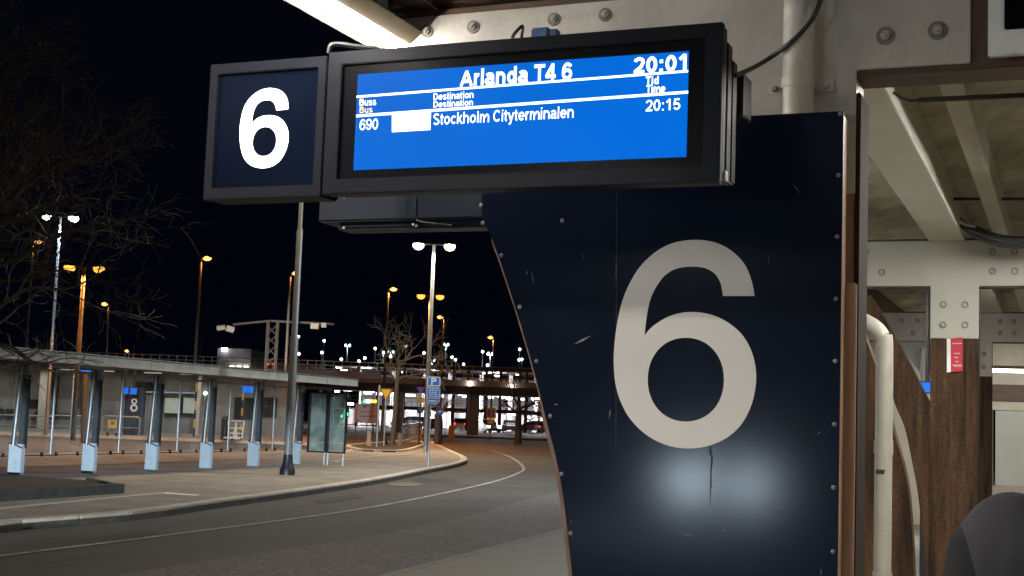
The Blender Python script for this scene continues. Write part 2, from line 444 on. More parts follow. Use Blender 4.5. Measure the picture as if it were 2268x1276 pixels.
# iron cover with wet sheen near the kerb
cv = gz(897, 1073, ROADZ + .006)
tag(MB().prism([cv + V((.42 * cos(t * pi / 12), .95 * sin(t * pi / 12), 0)) for t in range(24)], (0, 0, .004)).build('drain_cover', mat('wet_iron', (.10, .09, .07), .7, var=.9, scale=8, bump=1, bscale=14)),
    'pale drain cover in the road below the tip of the kerb', 'drain cover')
# planting bed with timber edging at the left
bd = thing('planting_bed', 'dark soil planting bed edged with heavy timber beside the shelter pavement', 'planting bed', gz(100, 1090))
bl = [gz(262, 1092), gz(-260, 1128), gz(-260, 1050), gz(0, 1060), gz(200, 1076)]
MB().prism([p + Z * .10 for p in bl], (0, 0, -.2)).build('soil', m_soil, bd)
e = MB(); e.bar(gz(265, 1092) + Z * .06, gz(-260, 1128) + Z * .06, .2, .22); e.bar(gz(262, 1089) + Z * .05, gz(196, 1073) + Z * .05, .12, .16)
e.build('edging_beam', mat('weathered_sleeper', (.04, .036, .026), .8, var=.4, scale=5), bd, bevel=.01)

# ================================================================== CANOPY FRAME (behind the sign)
CF = 4.70; CP = 4.57; CS = 3.95
def poly(px, c): return [on(x, y, c) for x, y in px]
def top_of(p, z): return V((p.x, p.y, z))
fr = thing('canopy_portal', 'nearest canopy frame of bolted white steel plates over timber behind the departure sign', 'canopy frame', top_of(on(1780, 250, CF), 0), 0, 'canopy frames along the platform')
# gusset plate: beam arm to the left with slanted end, column and beam arm to the right
pz = 3.17
tl = on(857, 28, CF)

def uz(u, z, c): return N * c + U * u + V((0, 0, z))
def uof(p): return U.dot(p)
uL = uof(tl); uE = uof(on(930, 140, CF))
uC0 = uof(on(1500, 300, CF)); uC1 = uof(on(1895, 300, CF)); uR = uof(on(2150, 80, CF))
zb = on(2020, 147, CF).z; 
plate = [uz(uL, pz, CF), uz(uE, zb, CF), uz(uC0, zb, CF), uz(uC0, 2.3, CF), uz(uC1, on(1890, 428, CF).z, CF), uz(uC1, zb, CF), uz(uR, zb, CF), uz(uR, pz, CF)]
MB().prism(plate, N * .012).build('gusset_plate', m_plate, fr, bevel=.003)
mb = MB()


def bolt(px, py, c, parent, r=.021):
    p = on(px, py, c)
    mb = MB(); mb.tube([p - N * .005, p + N * .004], r * 1.25, 16)
    mb.mi = 1
    mb.tube([p - N * .016, p - N * .002], r * .72, 6); mb.tube([p - N * .024, p - N * .014], r * .38, 8)
    return mb.build('bolt', [m_stain, m_bolt], parent)
for px, py, r in ((947, 70, .021), (1049, 60, .021), (1228, 43, .021), (1341, 33, .021), (1962, 80, .026), (2077, 68, .026)): bolt(px, py, CF, fr, r)
# timbers of this frame
DT = .19
mb = MB()
mb.prism([uz(uL - .035, pz + .03, CF + .013), uz(uE - .035, zb - .02, CF + .013), uz(4.2, zb - .02, CF + .013), uz(4.2, pz + .03, CF + .013)], N * DT)
mb.build('beam', m_timber_h, fr, bevel=.006)
zc = zb - .021
mb = MB(); mb.prism([uz(uC0, -.0, CF + .014), uz(uC1 - .002, -.0, CF + .014), uz(uC1 - .002, zc, CF + .014), uz(uC0, zc, CF + .014)], N * (DT - .002))
mb.build('column', m_glulam, fr, bevel=.004)
mb = MB()   # narrow cover board beside the panel, lit by the lamps
mb.box(uz(uof(on(1880, 700, CF - .02)), 1.05, CF - .012), (.050, .022, 2.1), U, N, Z)
mb.build('cover_board', m_glulam, fr, bevel=.004)

mb = MB(); mb.box(uz(uC1 + .008, zb / 2 - .03, CF + .014 + DT / 2), (.016, DT + .02, zb - .1), U, N, Z)
mb.build('reveal_board', mat('reveal_timber', (.026, .018, .012), .85, spec=.1, var=.4, scale=5, stretch=(5, 5, .4)), fr, bevel=.003)

# curved timber bracket behind the blue panel (its edge shows left of the panel)
pe = [(1066, 300), (1066, 470), (1074, 496), (1090, 530), (1113, 594), (1146, 696), (1176, 797), (1196, 874), (1212, 940), (1228, 1000), (1241, 1062), (1251, 1130), (1260, 1208), (1267, 1276), (1274, 1380), (1278, 1500), (1280, 1580)]
mb = MB()
lp_ = [on(x - (3 if y < 900 else 8), y, CP + .03) for x, y in pe[3:]]
mb.prism(lp_ + [p + U * .22 for p in reversed(lp_)], N * .1)
mb.build('curved_bracket', mat('bracket_timber', (.15, .085, .05), .6, var=.35, scale=6, stretch=(4, 4, 1)), fr)

# ------------------------------------------------------------------ blue platform panel with the large figure
pn = thing('platform_panel', 'tall dark navy panel with curved left edge and a large pale figure 6', 'sign panel', top_of(on(1550, 1276, CP), 0))
tr = on(1868, 246, CP); tl2 = on(1630, 258, CP)
zt = tr.z
L_ = [on(x, y, CP) for x, y in pe]; L_[0] = uz(uof(L_[1]) - .003, zt, CP)
ur = uof(on(1862, 700, CP))
pts = spline(L_, corners=(0, 1), sub=3, closed=False)
face = MB(); face.prism(pts + [uz(ur, pts[-1].z, CP), uz(ur, zt, CP)], N * .012)
face.build('panel_sheet', m_navy, pn)
side = MB(); side.box(uz(ur - .012, (zt + .1) / 2, CP + .012 + .045), (.02, .085, zt - .12), U, N, Z)
side.build('edge_batten', m_glulam, pn)
def glyph(outer, corners, hole, sx, ox, oy, c, sub=5):
    o = spline([V((x, y, 0)) for x, y in outer], corners, sub)
    h = [V(p) for p in hole]
    f = lambda p: on(ox + p.x / sx, oy + p.y / sx, c)
    return [f(p) for p in o], [f(p) for p in h]
big = [(862, 382), (850, 315), (822, 235), (780, 175), (720, 125), (650, 92), (570, 78), (490, 80), (410, 97), (340, 132), (280, 180), (230, 235), (185, 310), (150, 390), (125, 480), (108, 580), (98, 680), (97, 760), (103, 840), (118, 910), (140, 970), (175, 1035), (225, 1095), (285, 1145), (350, 1180), (420, 1203), (500, 1211), (580, 1205), (660, 1180), (730, 1140), (790, 1080), (835, 1000), (862, 910), (871, 820), (862, 740), (838, 665), (800, 600), (750, 550), (690, 510), (620, 482), (545, 470), (470, 473), (400, 492), (340, 525), (295, 560), (264, 597), (272, 520), (285, 440), (305, 375), (335, 320), (375, 270), (425, 238), (480, 225), (545, 223), (600, 233), (645, 260), (672, 300), (684, 340), (690, 382)]
def oval(cx, cy, rx, ry, sk=0, n=48, pw=2.1):
    out = []
    for i in range(n):
        t = 2 * pi * i / n; a, b = cos(t), sin(t)
        x = abs(a) ** (2 / pw) * (1 if a > 0 else -1) * rx; y = abs(b) ** (2 / pw) * (1 if b > 0 else -1) * ry
        out.append(V((cx + x - sk * y, cy + y, 0)))
    return out
go, gh = glyph(big, (0, 45, 58), oval(488.5, 837, 207.5, 228), 2.455, 1320, 500, CP - .0015)
MB().prism(go, N * .001, [gh]).build('figure', m_figure, pn)
for px, py in ((1065, 455), (1069, 494), (1245, 489), (1110, 566), (1151, 680), (1188, 800), (1219, 922), (1244, 1050), (1264, 1181), (1857, 388), (1854, 524), (1851, 662), (1850, 800), (1848, 940), (1846, 1080), (1845, 1222), (1861, 252)):
    p = on(px, py, CP); mb = MB(); mb.tube([p - N * .004, p - N * .0025, p + N * .002], [.0045, .0075, .0085], 12)
    mb.build('screw', mat('dull_screw', (.16, .16, .155), .5, metal=.3, var=.3, scale=40), pn, smooth=True)
sa, sb_ = on(1366, 410, CP - .0006), on(1364, 1000, CP - .0006)
MB().sheet([sa - U * .0012, sa + U * .0012, sb_ + U * .0012, sb_ - U * .0012]).build('sheet_seam', m_black, pn)
# scratches and the dried drip below the figure
m_scuff = mat('scuffed_laminate', (.16, .17, .2), .6, var=.6, scale=60)
mb = MB()
def streak(a, b, w, m=0):
    p = on(a[0], a[1], CP - .0008); q = on(b[0], b[1], CP - .0008); d = (q - p).normalized(); s = d.cross(N) * w / 2
    mid = p.lerp(q, .5)
    MB().sheet([p, mid + s, q, mid - s]).build('scratch', m_scuff, pn)
for a, b, w in (((1271, 763), (1310, 743), .009), ((1754, 404), (1775, 433), .003), ((1365, 560), (1364, 640), .0016), ((1352, 905), (1349, 930), .005), ((1176, 597), (1183, 633), .0025), ((1166, 600), (1168, 608), .004), ((1808, 963), (1820, 955), .003), ((1820, 1258), (1817, 1276), .003), ((1226, 896), (1236, 896), .006), ((1265, 1150), (1264, 1158), .002), ((1605, 1175), (1602, 1177), .004), ((1806, 512), (1809, 516), .003), ((1690, 1120), (1750, 1128), .0012), ((1290, 560), (1292, 575), .0015), ((1700, 560), (1704, 590), .0012), ((1500, 1180), (1540, 1190), .0010)):
    streak(a, b, w)
dr = [(1574, 990), (1573, 1003), (1577, 1012), (1576, 1030), (1574, 1045), (1575, 1070), (1573, 1090), (1573, 1116)]
ds = [on(*a, CP - .0008) for a in dr]
dw = [.0026, .004, .0026, .0032, .0018, .0026, .0015, .0008]
MB().sheet([p - U * w for p, w in zip(ds, dw)] + [p + U * w for p, w in zip(ds[::-1], dw[::-1])]).build('dried_drip', mat('dried_drip', (.004, .004, .005), .7, var=.2), pn)

# ------------------------------------------------------------------ support arm, lit number box, departure display
arm = thing('support_arm', 'dark navy box arm that carries the lit number box and the display', 'support arm', on(900, 500, CP))
u0 = uof(on(705, 470, CP)); u1 = uof(on(1075, 470, CP))
za = on(890, 488, CP).z; zs = on(890, 425, CP).z
mb = MB(); mb.box(uz((u0 + u1) / 2, (za + zs + .15) / 2, CP + .08), (u1 - u0, .16, zs + .15 - za), U, N, Z)
mb.build('arm_casing', m_navymetal, arm, bevel=.008)
u0b = uof(on(735, 510, CP)); u1b = uof(on(1085, 510, CP)); zl = on(890, 503, CP).z
mb = MB(); mb.box(uz((u0b + u1b) / 2, (za + zl) / 2 - .001, CP + .09), (u1b - u0b, .12, za - zl), U, N, Z)
mb.build('arm_underside', m_navymetal, arm, bevel=.01)
for px, py in ((740, 437), (764, 438), (762, 505), (915, 497), (922, 500)):
    p = on(px, py, CP); MB().tube([p - N * .004, p + N * .003], .005, 8).build('screw', m_galv, arm)
mb = MB(); mb.tube([on(921, 440, CP - .006), on(921, 480, CP - .006), on(924, 489, CP - .008), on(940, 493, CP - .01), on(1000, 499, CP + .0)], .004, 6)
mb.build('thin_cable', m_black, arm)

def frame_box(root, outer, inner, c, depth, m, steps=()):
    """bezel with an opening; outer and inner are (u0, z0, u1, z1)"""
    a, b, c1, d = outer; e, f, g_, h = inner
    O = [uz(a, b, c), uz(c1, b, c), uz(c1, d, c), uz(a, d, c)]
    I = [uz(e, f, c), uz(g_, f, c), uz(g_, h, c), uz(e, h, c)]
    return MB().prism(O, N * .03, [I]).build('bezel', m, root, bevel=.003)
def rect(pts, c):
    q = [on(x, y, c) for x, y in pts]; us = [uof(p) for p in q]
    return (us[0] + us[3]) / 2, (q[2].z + q[3].z) / 2, (us[1] + us[2]) / 2, (q[0].z + q[1].z) / 2   # TL, TR, BR, BL
o6 = rect(((463, 143), (721, 124), (713, 433), (452, 445)), CS); i6 = rect(((482, 167), (701, 148), (695, 409), (471, 416)), CS)
nb = thing('number_box', 'square lit number box with glowing white 6 at the left end of the display', 'lit sign', uz((o6[0] + o6[2]) / 2, o6[1], CS + .07))
frame_box(nb, o6, i6, CS, .03, m_bezel)
mb = MB(); mb.box(uz((o6[0] + o6[2]) / 2, (o6[1] + o6[3]) / 2, CS + .0315 + .05), (o6[2] - o6[0] - .006, .1, o6[3] - o6[1] - .006), U, N, Z)
mb.build('casing', m_bezel, nb, bevel=.006)
mb = MB(); mb.prism([uz(i6[0] - .01, i6[1] - .01, CS + .012), uz(i6[2] + .01, i6[1] - .01, CS + .012), uz(i6[2] + .01, i6[3] + .01, CS + .012), uz(i6[0] - .01, i6[3] + .01, CS + .012)], N * .005)
fc = mb.build('face', mat('navy_sign_face', (.0022, .0045, .012), .25, var=.12, scale=3, bump=.06, bscale=120, spec=.02), nb)
small = [(762, 400), (766, 350), (754, 280), (722, 215), (670, 168), (600, 145), (530, 140), (450, 157), (370, 198), (300, 258), (245, 335), (210, 420), (188, 510), (174, 610), (169, 700), (173, 790), (185, 880), (210, 970), (250, 1040), (310, 1090), (380, 1116), (450, 1123), (530, 1113), (600, 1083), (670, 1022), (720, 940), (753, 850), (768, 760), (765, 680), (745, 610), (710, 550), (660, 505), (600, 480), (530, 474), (460, 482), (400, 505), (350, 545), (316, 585), (322, 520), (335, 450), (355, 390), (390, 335), (440, 300), (500, 286), (550, 292), (590, 320), (612, 360), (622, 413)]
go, gh = glyph(small, (0, 37, 47), oval(474, 797, 147, 181, .07), 5.55, 500, 170, CS + .009)
MB().prism(go, N * .002, [gh]).build('figure', e_six, fc)

od = rect(((724, 121), (1601, 43), (1594, 396), (716, 436)), CS - .02); idr = rect(((755, 149), (1561, 78), (1556, 360), (748, 402)), CS - .02)
dd = thing('departure_display', 'long charcoal departure display with bright blue screen listing the 690 bus', 'display', uz((od[0] + od[2]) / 2, od[1], CS + .07))
frame_box(dd, od, idr, CS - .02, .03, m_bezel)
mb = MB(); w_ = od[2] - od[0]
mb.box(uz((od[0] + od[2]) / 2, (od[1] + od[3]) / 2, CS + .012 + .02), (w_ - .004, .04, od[3] - od[1] - .004), U, N, Z)
mb.box(uz((od[0] + od[2]) / 2 + .004, (od[1] + od[3]) / 2 - .015, CS + .0525 + .03), (w_ - .006, .06, od[3] - od[1] - .05), U, N, Z)
mb.box(uz((od[0] + od[2]) / 2 + .008, (od[1] + od[3]) / 2 - .03, CS + .113 + .03), (w_ - .01, .06, od[3] - od[1] - .1), U, N, Z)
mb.build('casing', m_navymetal, dd, bevel=.006)
mb = MB(); mb.prism([uz(idr[0] - .01, idr[1] - .01, CS - .008), uz(idr[2] + .01, idr[1] - .01, CS - .008), uz(idr[2] + .01, idr[3] + .01, CS - .008), uz(idr[0] - .01, idr[3] + .01, CS - .008)], N * .004)
mb.build('front_glass', m_blackglass, dd)
CD = CS - .0095
sr = rect(((789, 170), (1525, 108), (1521, 343), (786, 381)), CD)
scr = MB().prism([uz(sr[0], sr[1], CD), uz(sr[2], sr[1], CD), uz(sr[2], sr[3], CD), uz(sr[0], sr[3], CD)], N * .001).build('screen', e_blue, dd)
CT = CD - .001
txt = MB()
def _arc(cx, cy, rx, ry, a0, a1, n=10):
    return [(cx + rx * cos(radians(a0 + (a1 - a0) * i / n)), cy + ry * sin(radians(a0 + (a1 - a0) * i / n))) for i in range(n + 1)]
def strokes(ch, w):
    """grotesque letter forms as centre lines in a cap height of 1; returns (advance, [polyline])"""
    h = w / 2; T = 1 - h; X = .735 - h; c = X / 2 + h / 2
    r2 = (X - h) / 2; cy = (X + h) / 2
    bowl = lambda cx, rx: _arc(cx, cy, rx, r2, 0, 360, 18)
    D = {
        'A': (.98, [[(.05 + h * .4, 0), (.49, T)], [(.49, T), (.93 - h * .4, 0)], [(.22, .30), (.76, .30)]]),
        'T': (.84, [[(.42, 0), (.42, T)], [(.03, T), (.81, T)]]),
        'B': (.96, [[(.10 + h, h), (.10 + h, T), (.52, T)] + _arc(.54, .76, .24 - h * .2, T - .76, 90, -90, 8) + [(.10 + h, .52)], [(.54, .52)] + _arc(.58, (.52 + h) / 2, .27 - h * .2, (.52 - h) / 2, 90, -90, 8) + [(.10 + h, h)]]),
        'D': (.98, [[(.10 + h, h), (.10 + h, T), (.42, T)] + _arc(.42, .5, .48 - h, .5 - h, 90, -90, 12) + [(.10 + h, h)]]),
        'P': (.90, [[(.10 + h, 0), (.10 + h, T), (.52, T)] + _arc(.54, .72, .28 - h * .2, T - .72, 90, -90, 8) + [(.10 + h, .44)]]),
        'S': (.90, [_arc(.44, .745, .33 - h * .6, .255 - h, 25, 200, 10) + [(.44, .515)] + _arc(.45, .265, .35 - h * .6, .265 - h, 60, -155, 12)]),
        'C': (.98, [_arc(.52, .5, .45 - h, .5 - h, 42, 318, 18)]),
        'a': (.76, [_arc(.36, .50, .27 - h * .4, X - .50, 160, 0, 8) + [(.63 - h * .4, .13), (.70 - h * .3, 0)], [(.63 - h * .4, .42), (.36, .385)] + _arc(.28, .22, .215 - h * .4, .22 - h, 110, 290, 8) + [(.50, .10), (.63 - h * .4, .22)]]),
        'c': (.74, [_arc(.40, cy, .34 - h, r2, 45, 315, 14)]),
        'd': (.84, [bowl(.38, .32 - h), [(.74 - h, 0), (.74 - h, 1)]]),
        'e': (.80, [[(.08 + h * .5, cy), (.73 - h * .6, cy)] + _arc(.40, cy, .33 - h * .6, r2, 0, 315, 16)]),
        'h': (.84, [[(.08 + h, 0), (.08 + h, 1)], [(.08 + h, .42)] + _arc(.42, X - .24, .34 - h, .24, 170, 0, 10) + [(.76 - h, 0)]]),
        'i': (.36, [[(.18, 0), (.18, .735)], [(.18, .86), (.18, 1)]]),
        'k': (.76, [[(.08 + h, 0), (.08 + h, 1)], [(.08 + h, .24), (.64, .735)], [(.30, .42), (.70, 0)]]),
        'l': (.36, [[(.18, 0), (.18, 1)]]),
        'm': (1.22, [[(.08 + h, 0), (.08 + h, .735)], [(.08 + h, .42)] + _arc(.36, X - .24, .28 - h, .24, 170, 0, 8) + [(.64 - h, 0)], [(.64 - h, .42)] + _arc(.90, X - .24, .25 - h * .6, .24, 170, 0, 8) + [(1.15 - h * .6, 0)]]),
        'n': (.84, [[(.08 + h, 0), (.08 + h, .735)], [(.08 + h, .42)] + _arc(.42, X - .24, .34 - h, .24, 170, 0, 10) + [(.76 - h, 0)]]),
        'o': (.82, [bowl(.41, .36 - h)]),
        'r': (.52, [[(.08 + h, 0), (.08 + h, .735)], [(.08 + h, .40)] + _arc(.40, X - .22, .26 - h * .6, .22, 170, 75, 6)]),
        's': (.74, [_arc(.36, .545, .27 - h * .5, .19 - h, 25, 200, 8) + [(.37, .375)] + _arc(.37, .19, .29 - h * .5, .19 - h, 60, -155, 10)]),
        't': (.46, [[(.20, .92), (.20, .16)] + _arc(.34, .16, .14, .16 - h, 180, 280, 5), [(.03, .735 - h), (.42, .735 - h)]]),
        'u': (.84, [[(.08 + h, .735)] + _arc(.42, h + .24, .34 - h, .24, 180, 350, 10), [(.76 - h, .735), (.76 - h, 0)]]),
        'y': (.76, [[(.05 + h * .5, .735), (.39, .05)], [(.71 - h * .5, .735), (.37, -.06)] + _arc(.25, -.06, .12, .17, 0, -80, 4) + [(.14, -.22)]]),
        '0': (.78, [_arc(.39, .5, .34 - h, .5 - h, 0, 360, 20)]),
        '1': (.78, [[(.46, 0), (.46, 1)], [(.46, .96), (.14, .70)]]),
        '2': (.78, [_arc(.38, .70, .31 - h * .6, .30 - h, 170, -20, 10) + [(.50, .40), (.10, h)], [(.06, h), (.71, h)]]),
        '4': (.78, [[(.53, 0), (.53, 1)], [(.53, .96), (.07, .26)], [(.04, .26), (.75, .26)]]),
        '5': (.78, [[(.66, T), (.21, T), (.14, .50)] + _arc(.38, .32, .32 - h * .6, .32 - h, 130, -155, 14)]),
        '6': (.78, [_arc(.39, .33, .32 - h * .6, .33 - h, 0, 360, 18), [(.07 + h * .6, .33)] + _arc(.42, .52, .35 - h * .6, .48 - h, 180, 38, 12)]),
        '9': (.78, [_arc(.39, .67, .32 - h * .6, .33 - h, 0, 360, 18), [(.71 - h * .6, .67)] + _arc(.36, .48, .35 - h * .6, .48 - h, 0, -142, 12)]),
        ':': (.42, [[(.21, .0), (.21, w * 1.02)], [(.21, .55), (.21, .55 + w * 1.02)]]),
        '8': (.78, [_arc(.39, .745, .27 - h * .6, .255 - h, 0, 360, 16), _arc(.39, .265, .32 - h * .6, .265 - h, 0, 360, 18)]),
        ' ': (.38, []),
    }
    return D[ch]
def text_mesh(body, w=.2):
    v, f = [], []; x = 0
    for ch in body:
        adv, ls = strokes(ch, w)
        for l in ls:
            P = [V((a + x, b)) for a, b in l]
            P = [p for i, p in enumerate(P) if i == 0 or (p - P[i - 1]).length > 1e-4]
            closed = (P[0] - P[-1]).length < 1e-3
            k = len(v)
            for i, p in enumerate(P):
                a = P[i - 1] if i else (P[-2] if closed else None); b = P[i + 1] if i + 1 < len(P) else (P[1] if closed else None)
                d1 = (p - a).normalized() if a is not None else None; d2 = (b - p).normalized() if b is not None else None
                d = ((d1 or d2) + (d2 or d1)); d = d.normalized() if d.length > 1e-3 else (d1 or d2)
                nrm = V((-d.y, d.x)); m = 1 / max(.5, nrm.dot(V((-(d1 or d2).y, (d1 or d2).x))))
                v += [tuple(p + nrm * (w / 2 * m)), tuple(p - nrm * (w / 2 * m))]
                if i: f.append((k + 2 * i - 2, k + 2 * i - 1, k + 2 * i + 1, k + 2 * i))
        x += adv
    x0 = min(p[0] for p in v); x1 = max(p[0] for p in v); y0 = min(p[1] for p in v); y1 = max(p[1] for p in v)
    return [((p[0] - x0) / (x1 - x0), (p[1] - y0) / (y1 - y0)) for p in v], f
def put_text(mbx, body, P, m=0, bold=.2):
    v, f = text_mesh(body, bold); mbx.mi = m
    vs = [mbx.bm.verts.new(P(a, b)) for a, b in v]
    for q in f: mbx.face([vs[i] for i in q])
def scr_text(body, lb, rt, m=0, w=.2):
    a = on(lb[0], lb[1], CT); b = on(rt[0], rt[1], CT); ua, ub = uof(a), uof(b)
    put_text(txt, body, lambda s, t: uz(ua + (ub - ua) * s, a.z + (b.z - a.z) * t, CT), m, w)
scr_text('Arlanda T4 6', (1018, 194), (1268, 137), 0, .195)
scr_text('20:01', (1403, 164), (1521, 118), 0, .205)
scr_text('Tid', (1430, 188), (1459, 168), 0, .19); scr_text('Time', (1431, 206), (1474, 186), 0, .19)
scr_text('Buss', (796, 235), (834, 217), 0, .19); scr_text('Bus', (796, 251), (826, 235), 1, .19)
scr_text('Destination', (960, 223), (1049, 201), 0, .17); scr_text('Destination', (960, 239), (1048, 219), 0, .17)
scr_text('Stockholm Cityterminalen', (959, 285), (1271, 234), 0, .15)
scr_text('690', (796, 289), (838, 262), 0, .145); scr_text('20:15', (1430, 247), (1507, 217), 0, .15)
def scr_quad(q): txt.mi = 0; txt.sheet([on(x, y, CT) for x, y in q])
scr_quad(((790, 212), (1524, 155), (1524, 160), (790, 217))); scr_quad(((789, 254), (1524, 201), (1524, 207), (789, 260)))
scr_quad(((868, 249), (955, 243), (953, 288), (868, 293)))
txt.build('lettering', [e_text, e_texty], scr)
p = on(1611, 386, CS + .02); MB().box(uz(od[2] + .002, p.z, CS + .05), (.006, .03, .03), U, N, Z).build('maker_sticker', m_white, dd)
# bracket behind, cables and clips on top
mb = MB(); q = uof(on(1640, 200, CS + .2)); mb.box(uz(q - .02, on(1645, 212, CS + .25).z, CS + .28), (.05, .125, .14), U, N, Z); mb.build('wall_bracket', m_black, dd, bevel=.004)
b0 = on(1635, 165, CS + .16)
cb = MB().tube(spline([b0 - U * .03, b0, on(1690, 138, CF - .13), on(1752, 93, CF - .14), on(1797, 45, CF - .14), on(1818, -2, CF - .13), on(1835, -60, CF - .06), uz(uof(on(1850, -110, CF)), pz + .05, CF - .01)], sub=5, closed=False), .0085, 8)
tag(cb.build('power_cable', m_black, None, smooth=True), 'thick black cable curving up from the display past the white downpipe', 'cable')
mb = MB(); a = on(1135, 83, CS + .08); b = on(1157, 58, CS + .1); c_ = on(1152, 84, CS + .12)
mb.tube(spline([a - Z * .05, a, on(1146, 67, CS + .08), b, on(1156, 72, CS + .1), c_ - Z * .05], sub=4, closed=False), .006, 6)
mb.build('cable_loop', m_black, dd)
mb = MB(); p = on(1200, 69, CS + .05); mb.box(p + Z * -.01, (.06, .04, .035), U, N, Z); mb.box(p + U * .045 + Z * -.012, (.03, .03, .026), U, N, Z)
mb.build('cable_gland', mat('blue_plastic', (.02, .06, .16), .5, var=.1), dd, bevel=.005)
mb = MB(); mb.tube(spline([on(728, 118, CS + .05), on(733, 101, CS + .05), on(752, 98, CS + .06), on(790, 103, CS + .07), on(830, 108, CS + .08), on(850, 116, CS + .09)], sub=4, closed=False), .009, 6)
mb.build('top_cable', m_black, dd)

# ================================================================== UNDER THE CANOPY
# downpipe in front of the nearest frame
pa = on(1769, 100, CF - .075)
dp = thing('downpipe', 'cream downpipe clamped to the white steel plate above the navy panel', 'downpipe', V((pa.x, pa.y, 0)))
MB().tube([V((pa.x, pa.y, .02)), V((pa.x, pa.y, 3.3))], .0535, 24).build('pipe', m_pipe, dp, smooth=True)
zk = on(1769, 178, CF - .075 - .05).z
mb = MB(); mb.tube([V((pa.x, pa.y, zk - .018)), V((pa.x, pa.y, zk + .018))], .0575, 24)
mb.box(V((pa.x, pa.y, zk)) + U * .087 + N * .055, (.05, .008, .036), U, N, Z); mb.box(V((pa.x, pa.y, zk)) - U * .087 + N * .055, (.05, .008, .036), U, N, Z)
mb.build('pipe_clip', m_pipe, dp, smooth=True)
for s in (-1, 1):
    b = V((pa.x, pa.y, zk)) + U * (.09 * s) + N * .05
    MB().tube([b - N * .012, b], [.009, .012], 10).build('clip_bolt', m_bolt, dp, smooth=True)

# other canopy frames farther along, each read from its own corner
def far_frame(label, c, corner, plate_top, leg, leg_y, plate_l, plate_r, col_w, bolts, m):
    p = on(corner[0], corner[1], c)
    f = thing('canopy_portal', label, 'canopy frame', V((p.x, p.y, 0)), 0, 'canopy frames along the platform')
    zb = p.z; zt = on(corner[0], plate_top, c).z; ul, ur = uof(on(leg[0], leg_y - 20, c)), uof(on(leg[1], leg_y - 20, c))
    zl = on(corner[0], leg_y, c).z; a = uof(on(plate_l, corner[1], c)); b = uof(on(plate_r, corner[1], c))
    MB().prism([uz(a, zt, c), uz(a, zb, c), uz(ul, zb, c), uz(ul, zl, c), uz(ur, zl, c), uz(ur, zb, c), uz(b, zb, c), uz(b, zt, c)], N * .012).build('gusset_plate', m, f, bevel=.004)
    mb = MB(); mb.box(uz((a + b) / 2, (zt + zb) / 2 + .005, c + .014 + .09), (b - a + .1, .18, zt - zb + .03), U, N, Z); mb.build('beam', m_timber_h, f, bevel=.006)
    mb = MB(); w = ur - ul
    mb.box(uz(ul + w * .5, (zb - .02) / 2, c + .014 + .09), (w - .004, .178, zb - .02), U, N, Z)
    mb.build('column', m_timber, f, bevel=.006)
    for x, y in bolts: bolt(x, y, c, f, .024)
    return f, ul, ur, zb, zt
C2, C3 = 11.72, 18.72
b2 = [(1953, 603), (1918, 557), (2198, 557), (2247, 557), (2198, 601), (2247, 601), (2089, 675), (2137, 675), (2088, 720), (2137, 720)]
f2, ul2, ur2, zb2, zt2 = far_frame('middle canopy frame with pale T shaped plate and red notice on its column', C2, (2168, 633), 532, (2060, 2168), 750, 1500, 2420, .4, b2, m_plate_g)
# curved bracket of the middle frame
br = spline([on(x, y, C2 + .03) for x, y in ((1890, 655), (1930, 730), (1960, 815), (1982, 895), (2004, 948), (2022, 1034), (2034, 1102), (2050, 1250), (2056, 1330))], sub=3, closed=False)
br2 = [on(x, y, C2 + .03) for x, y in ((2060, 1330), (2060, 895), (2032, 838), (1990, 758), (1950, 690), (1930, 655))]
MB().prism(br + br2, N * .14).build('curved_bracket', m_timber, f2)
b3 = [(1997, 710), (2032, 710), (2022, 738), (2055, 738), (2215, 712), (2246, 712), (2215, 738), (2246, 738), (2179, 784), (2178, 813), (1930, 738)]
f3, ul3, ur3, zb3, zt3 = far_frame('far canopy frame with cream plates seen beyond the middle frame', C3, (2197, 757), 694, (2120, 2197), 834, 1700, 2300, .4, b3, m_plate)
gp = [on(x, y, C3 + .02) for x, y in ((1985, 757), (2062, 757), (2062, 830), (2040, 828))]
MB().prism(gp, N * .01).build('corner_gusset', m_plate_g, f3)
MB().tube([on(2046, 770, C3 - .1), on(2048, 845, C3 - .1)], .05, 12).build('drain_stub', m_pipe, f3, smooth=True)
# frames beyond, seen only in slivers
# curved timber prop and the bent downpipe between the first two frames
C15 = 8.4
pp = spline([on(x, y, C15) for x, y in ((1900, 700), (1925, 770), (1945, 825), (1962, 882), (1982, 963), (2006, 1052), (2017, 1141), (2024, 1276), (2026, 1500))], sub=3, closed=False)
pp += [on(x, y, C15) for x, y in ((1916, 1500), (1913, 1276), (1905, 1120), (1893, 900), (1880, 700))]
pr = MB().prism(pp, N * .12).build('timber_prop', m_timber)
tag(pr, 'dark curved timber prop behind the white bent downpipe', 'timber prop')
c_ = 7.9
pb = thing('downpipe', 'white downpipe with a bend at its top beside the curved timber prop', 'downpipe', top_of(on(1959, 1200, c_), 0))
r_ = (uof(on(1979, 900, c_)) - uof(on(1939, 900, c_))) / 2
x0 = on(1959, 780, c_); 
path = spline([on(1840, 640, c_ + .1), on(1880, 690, c_ + .05), on(1908, 710, c_), on(1936, 726, c_), on(1953, 748, c_), V((x0.x, x0.y, x0.z)), V((x0.x, x0.y, 1.2)), V((x0.x, x0.y, .0))], sub=5, closed=False)
m_pipe2 = mat('aged_pipe', (.29, .285, .24), .5, var=.14, scale=4)
MB().tube(path, r_ * .97, 20).build('pipe', m_pipe2, pb, smooth=True)
for y0, y1 in ((976, 1006),):
    MB().tube([V((x0.x, x0.y, on(1959, y1, c_).z)), V((x0.x, x0.y, on(1959, y0, c_).z))], r_ * 1.06, 20).build('pipe_collar', m_pipe2, pb, smooth=True)
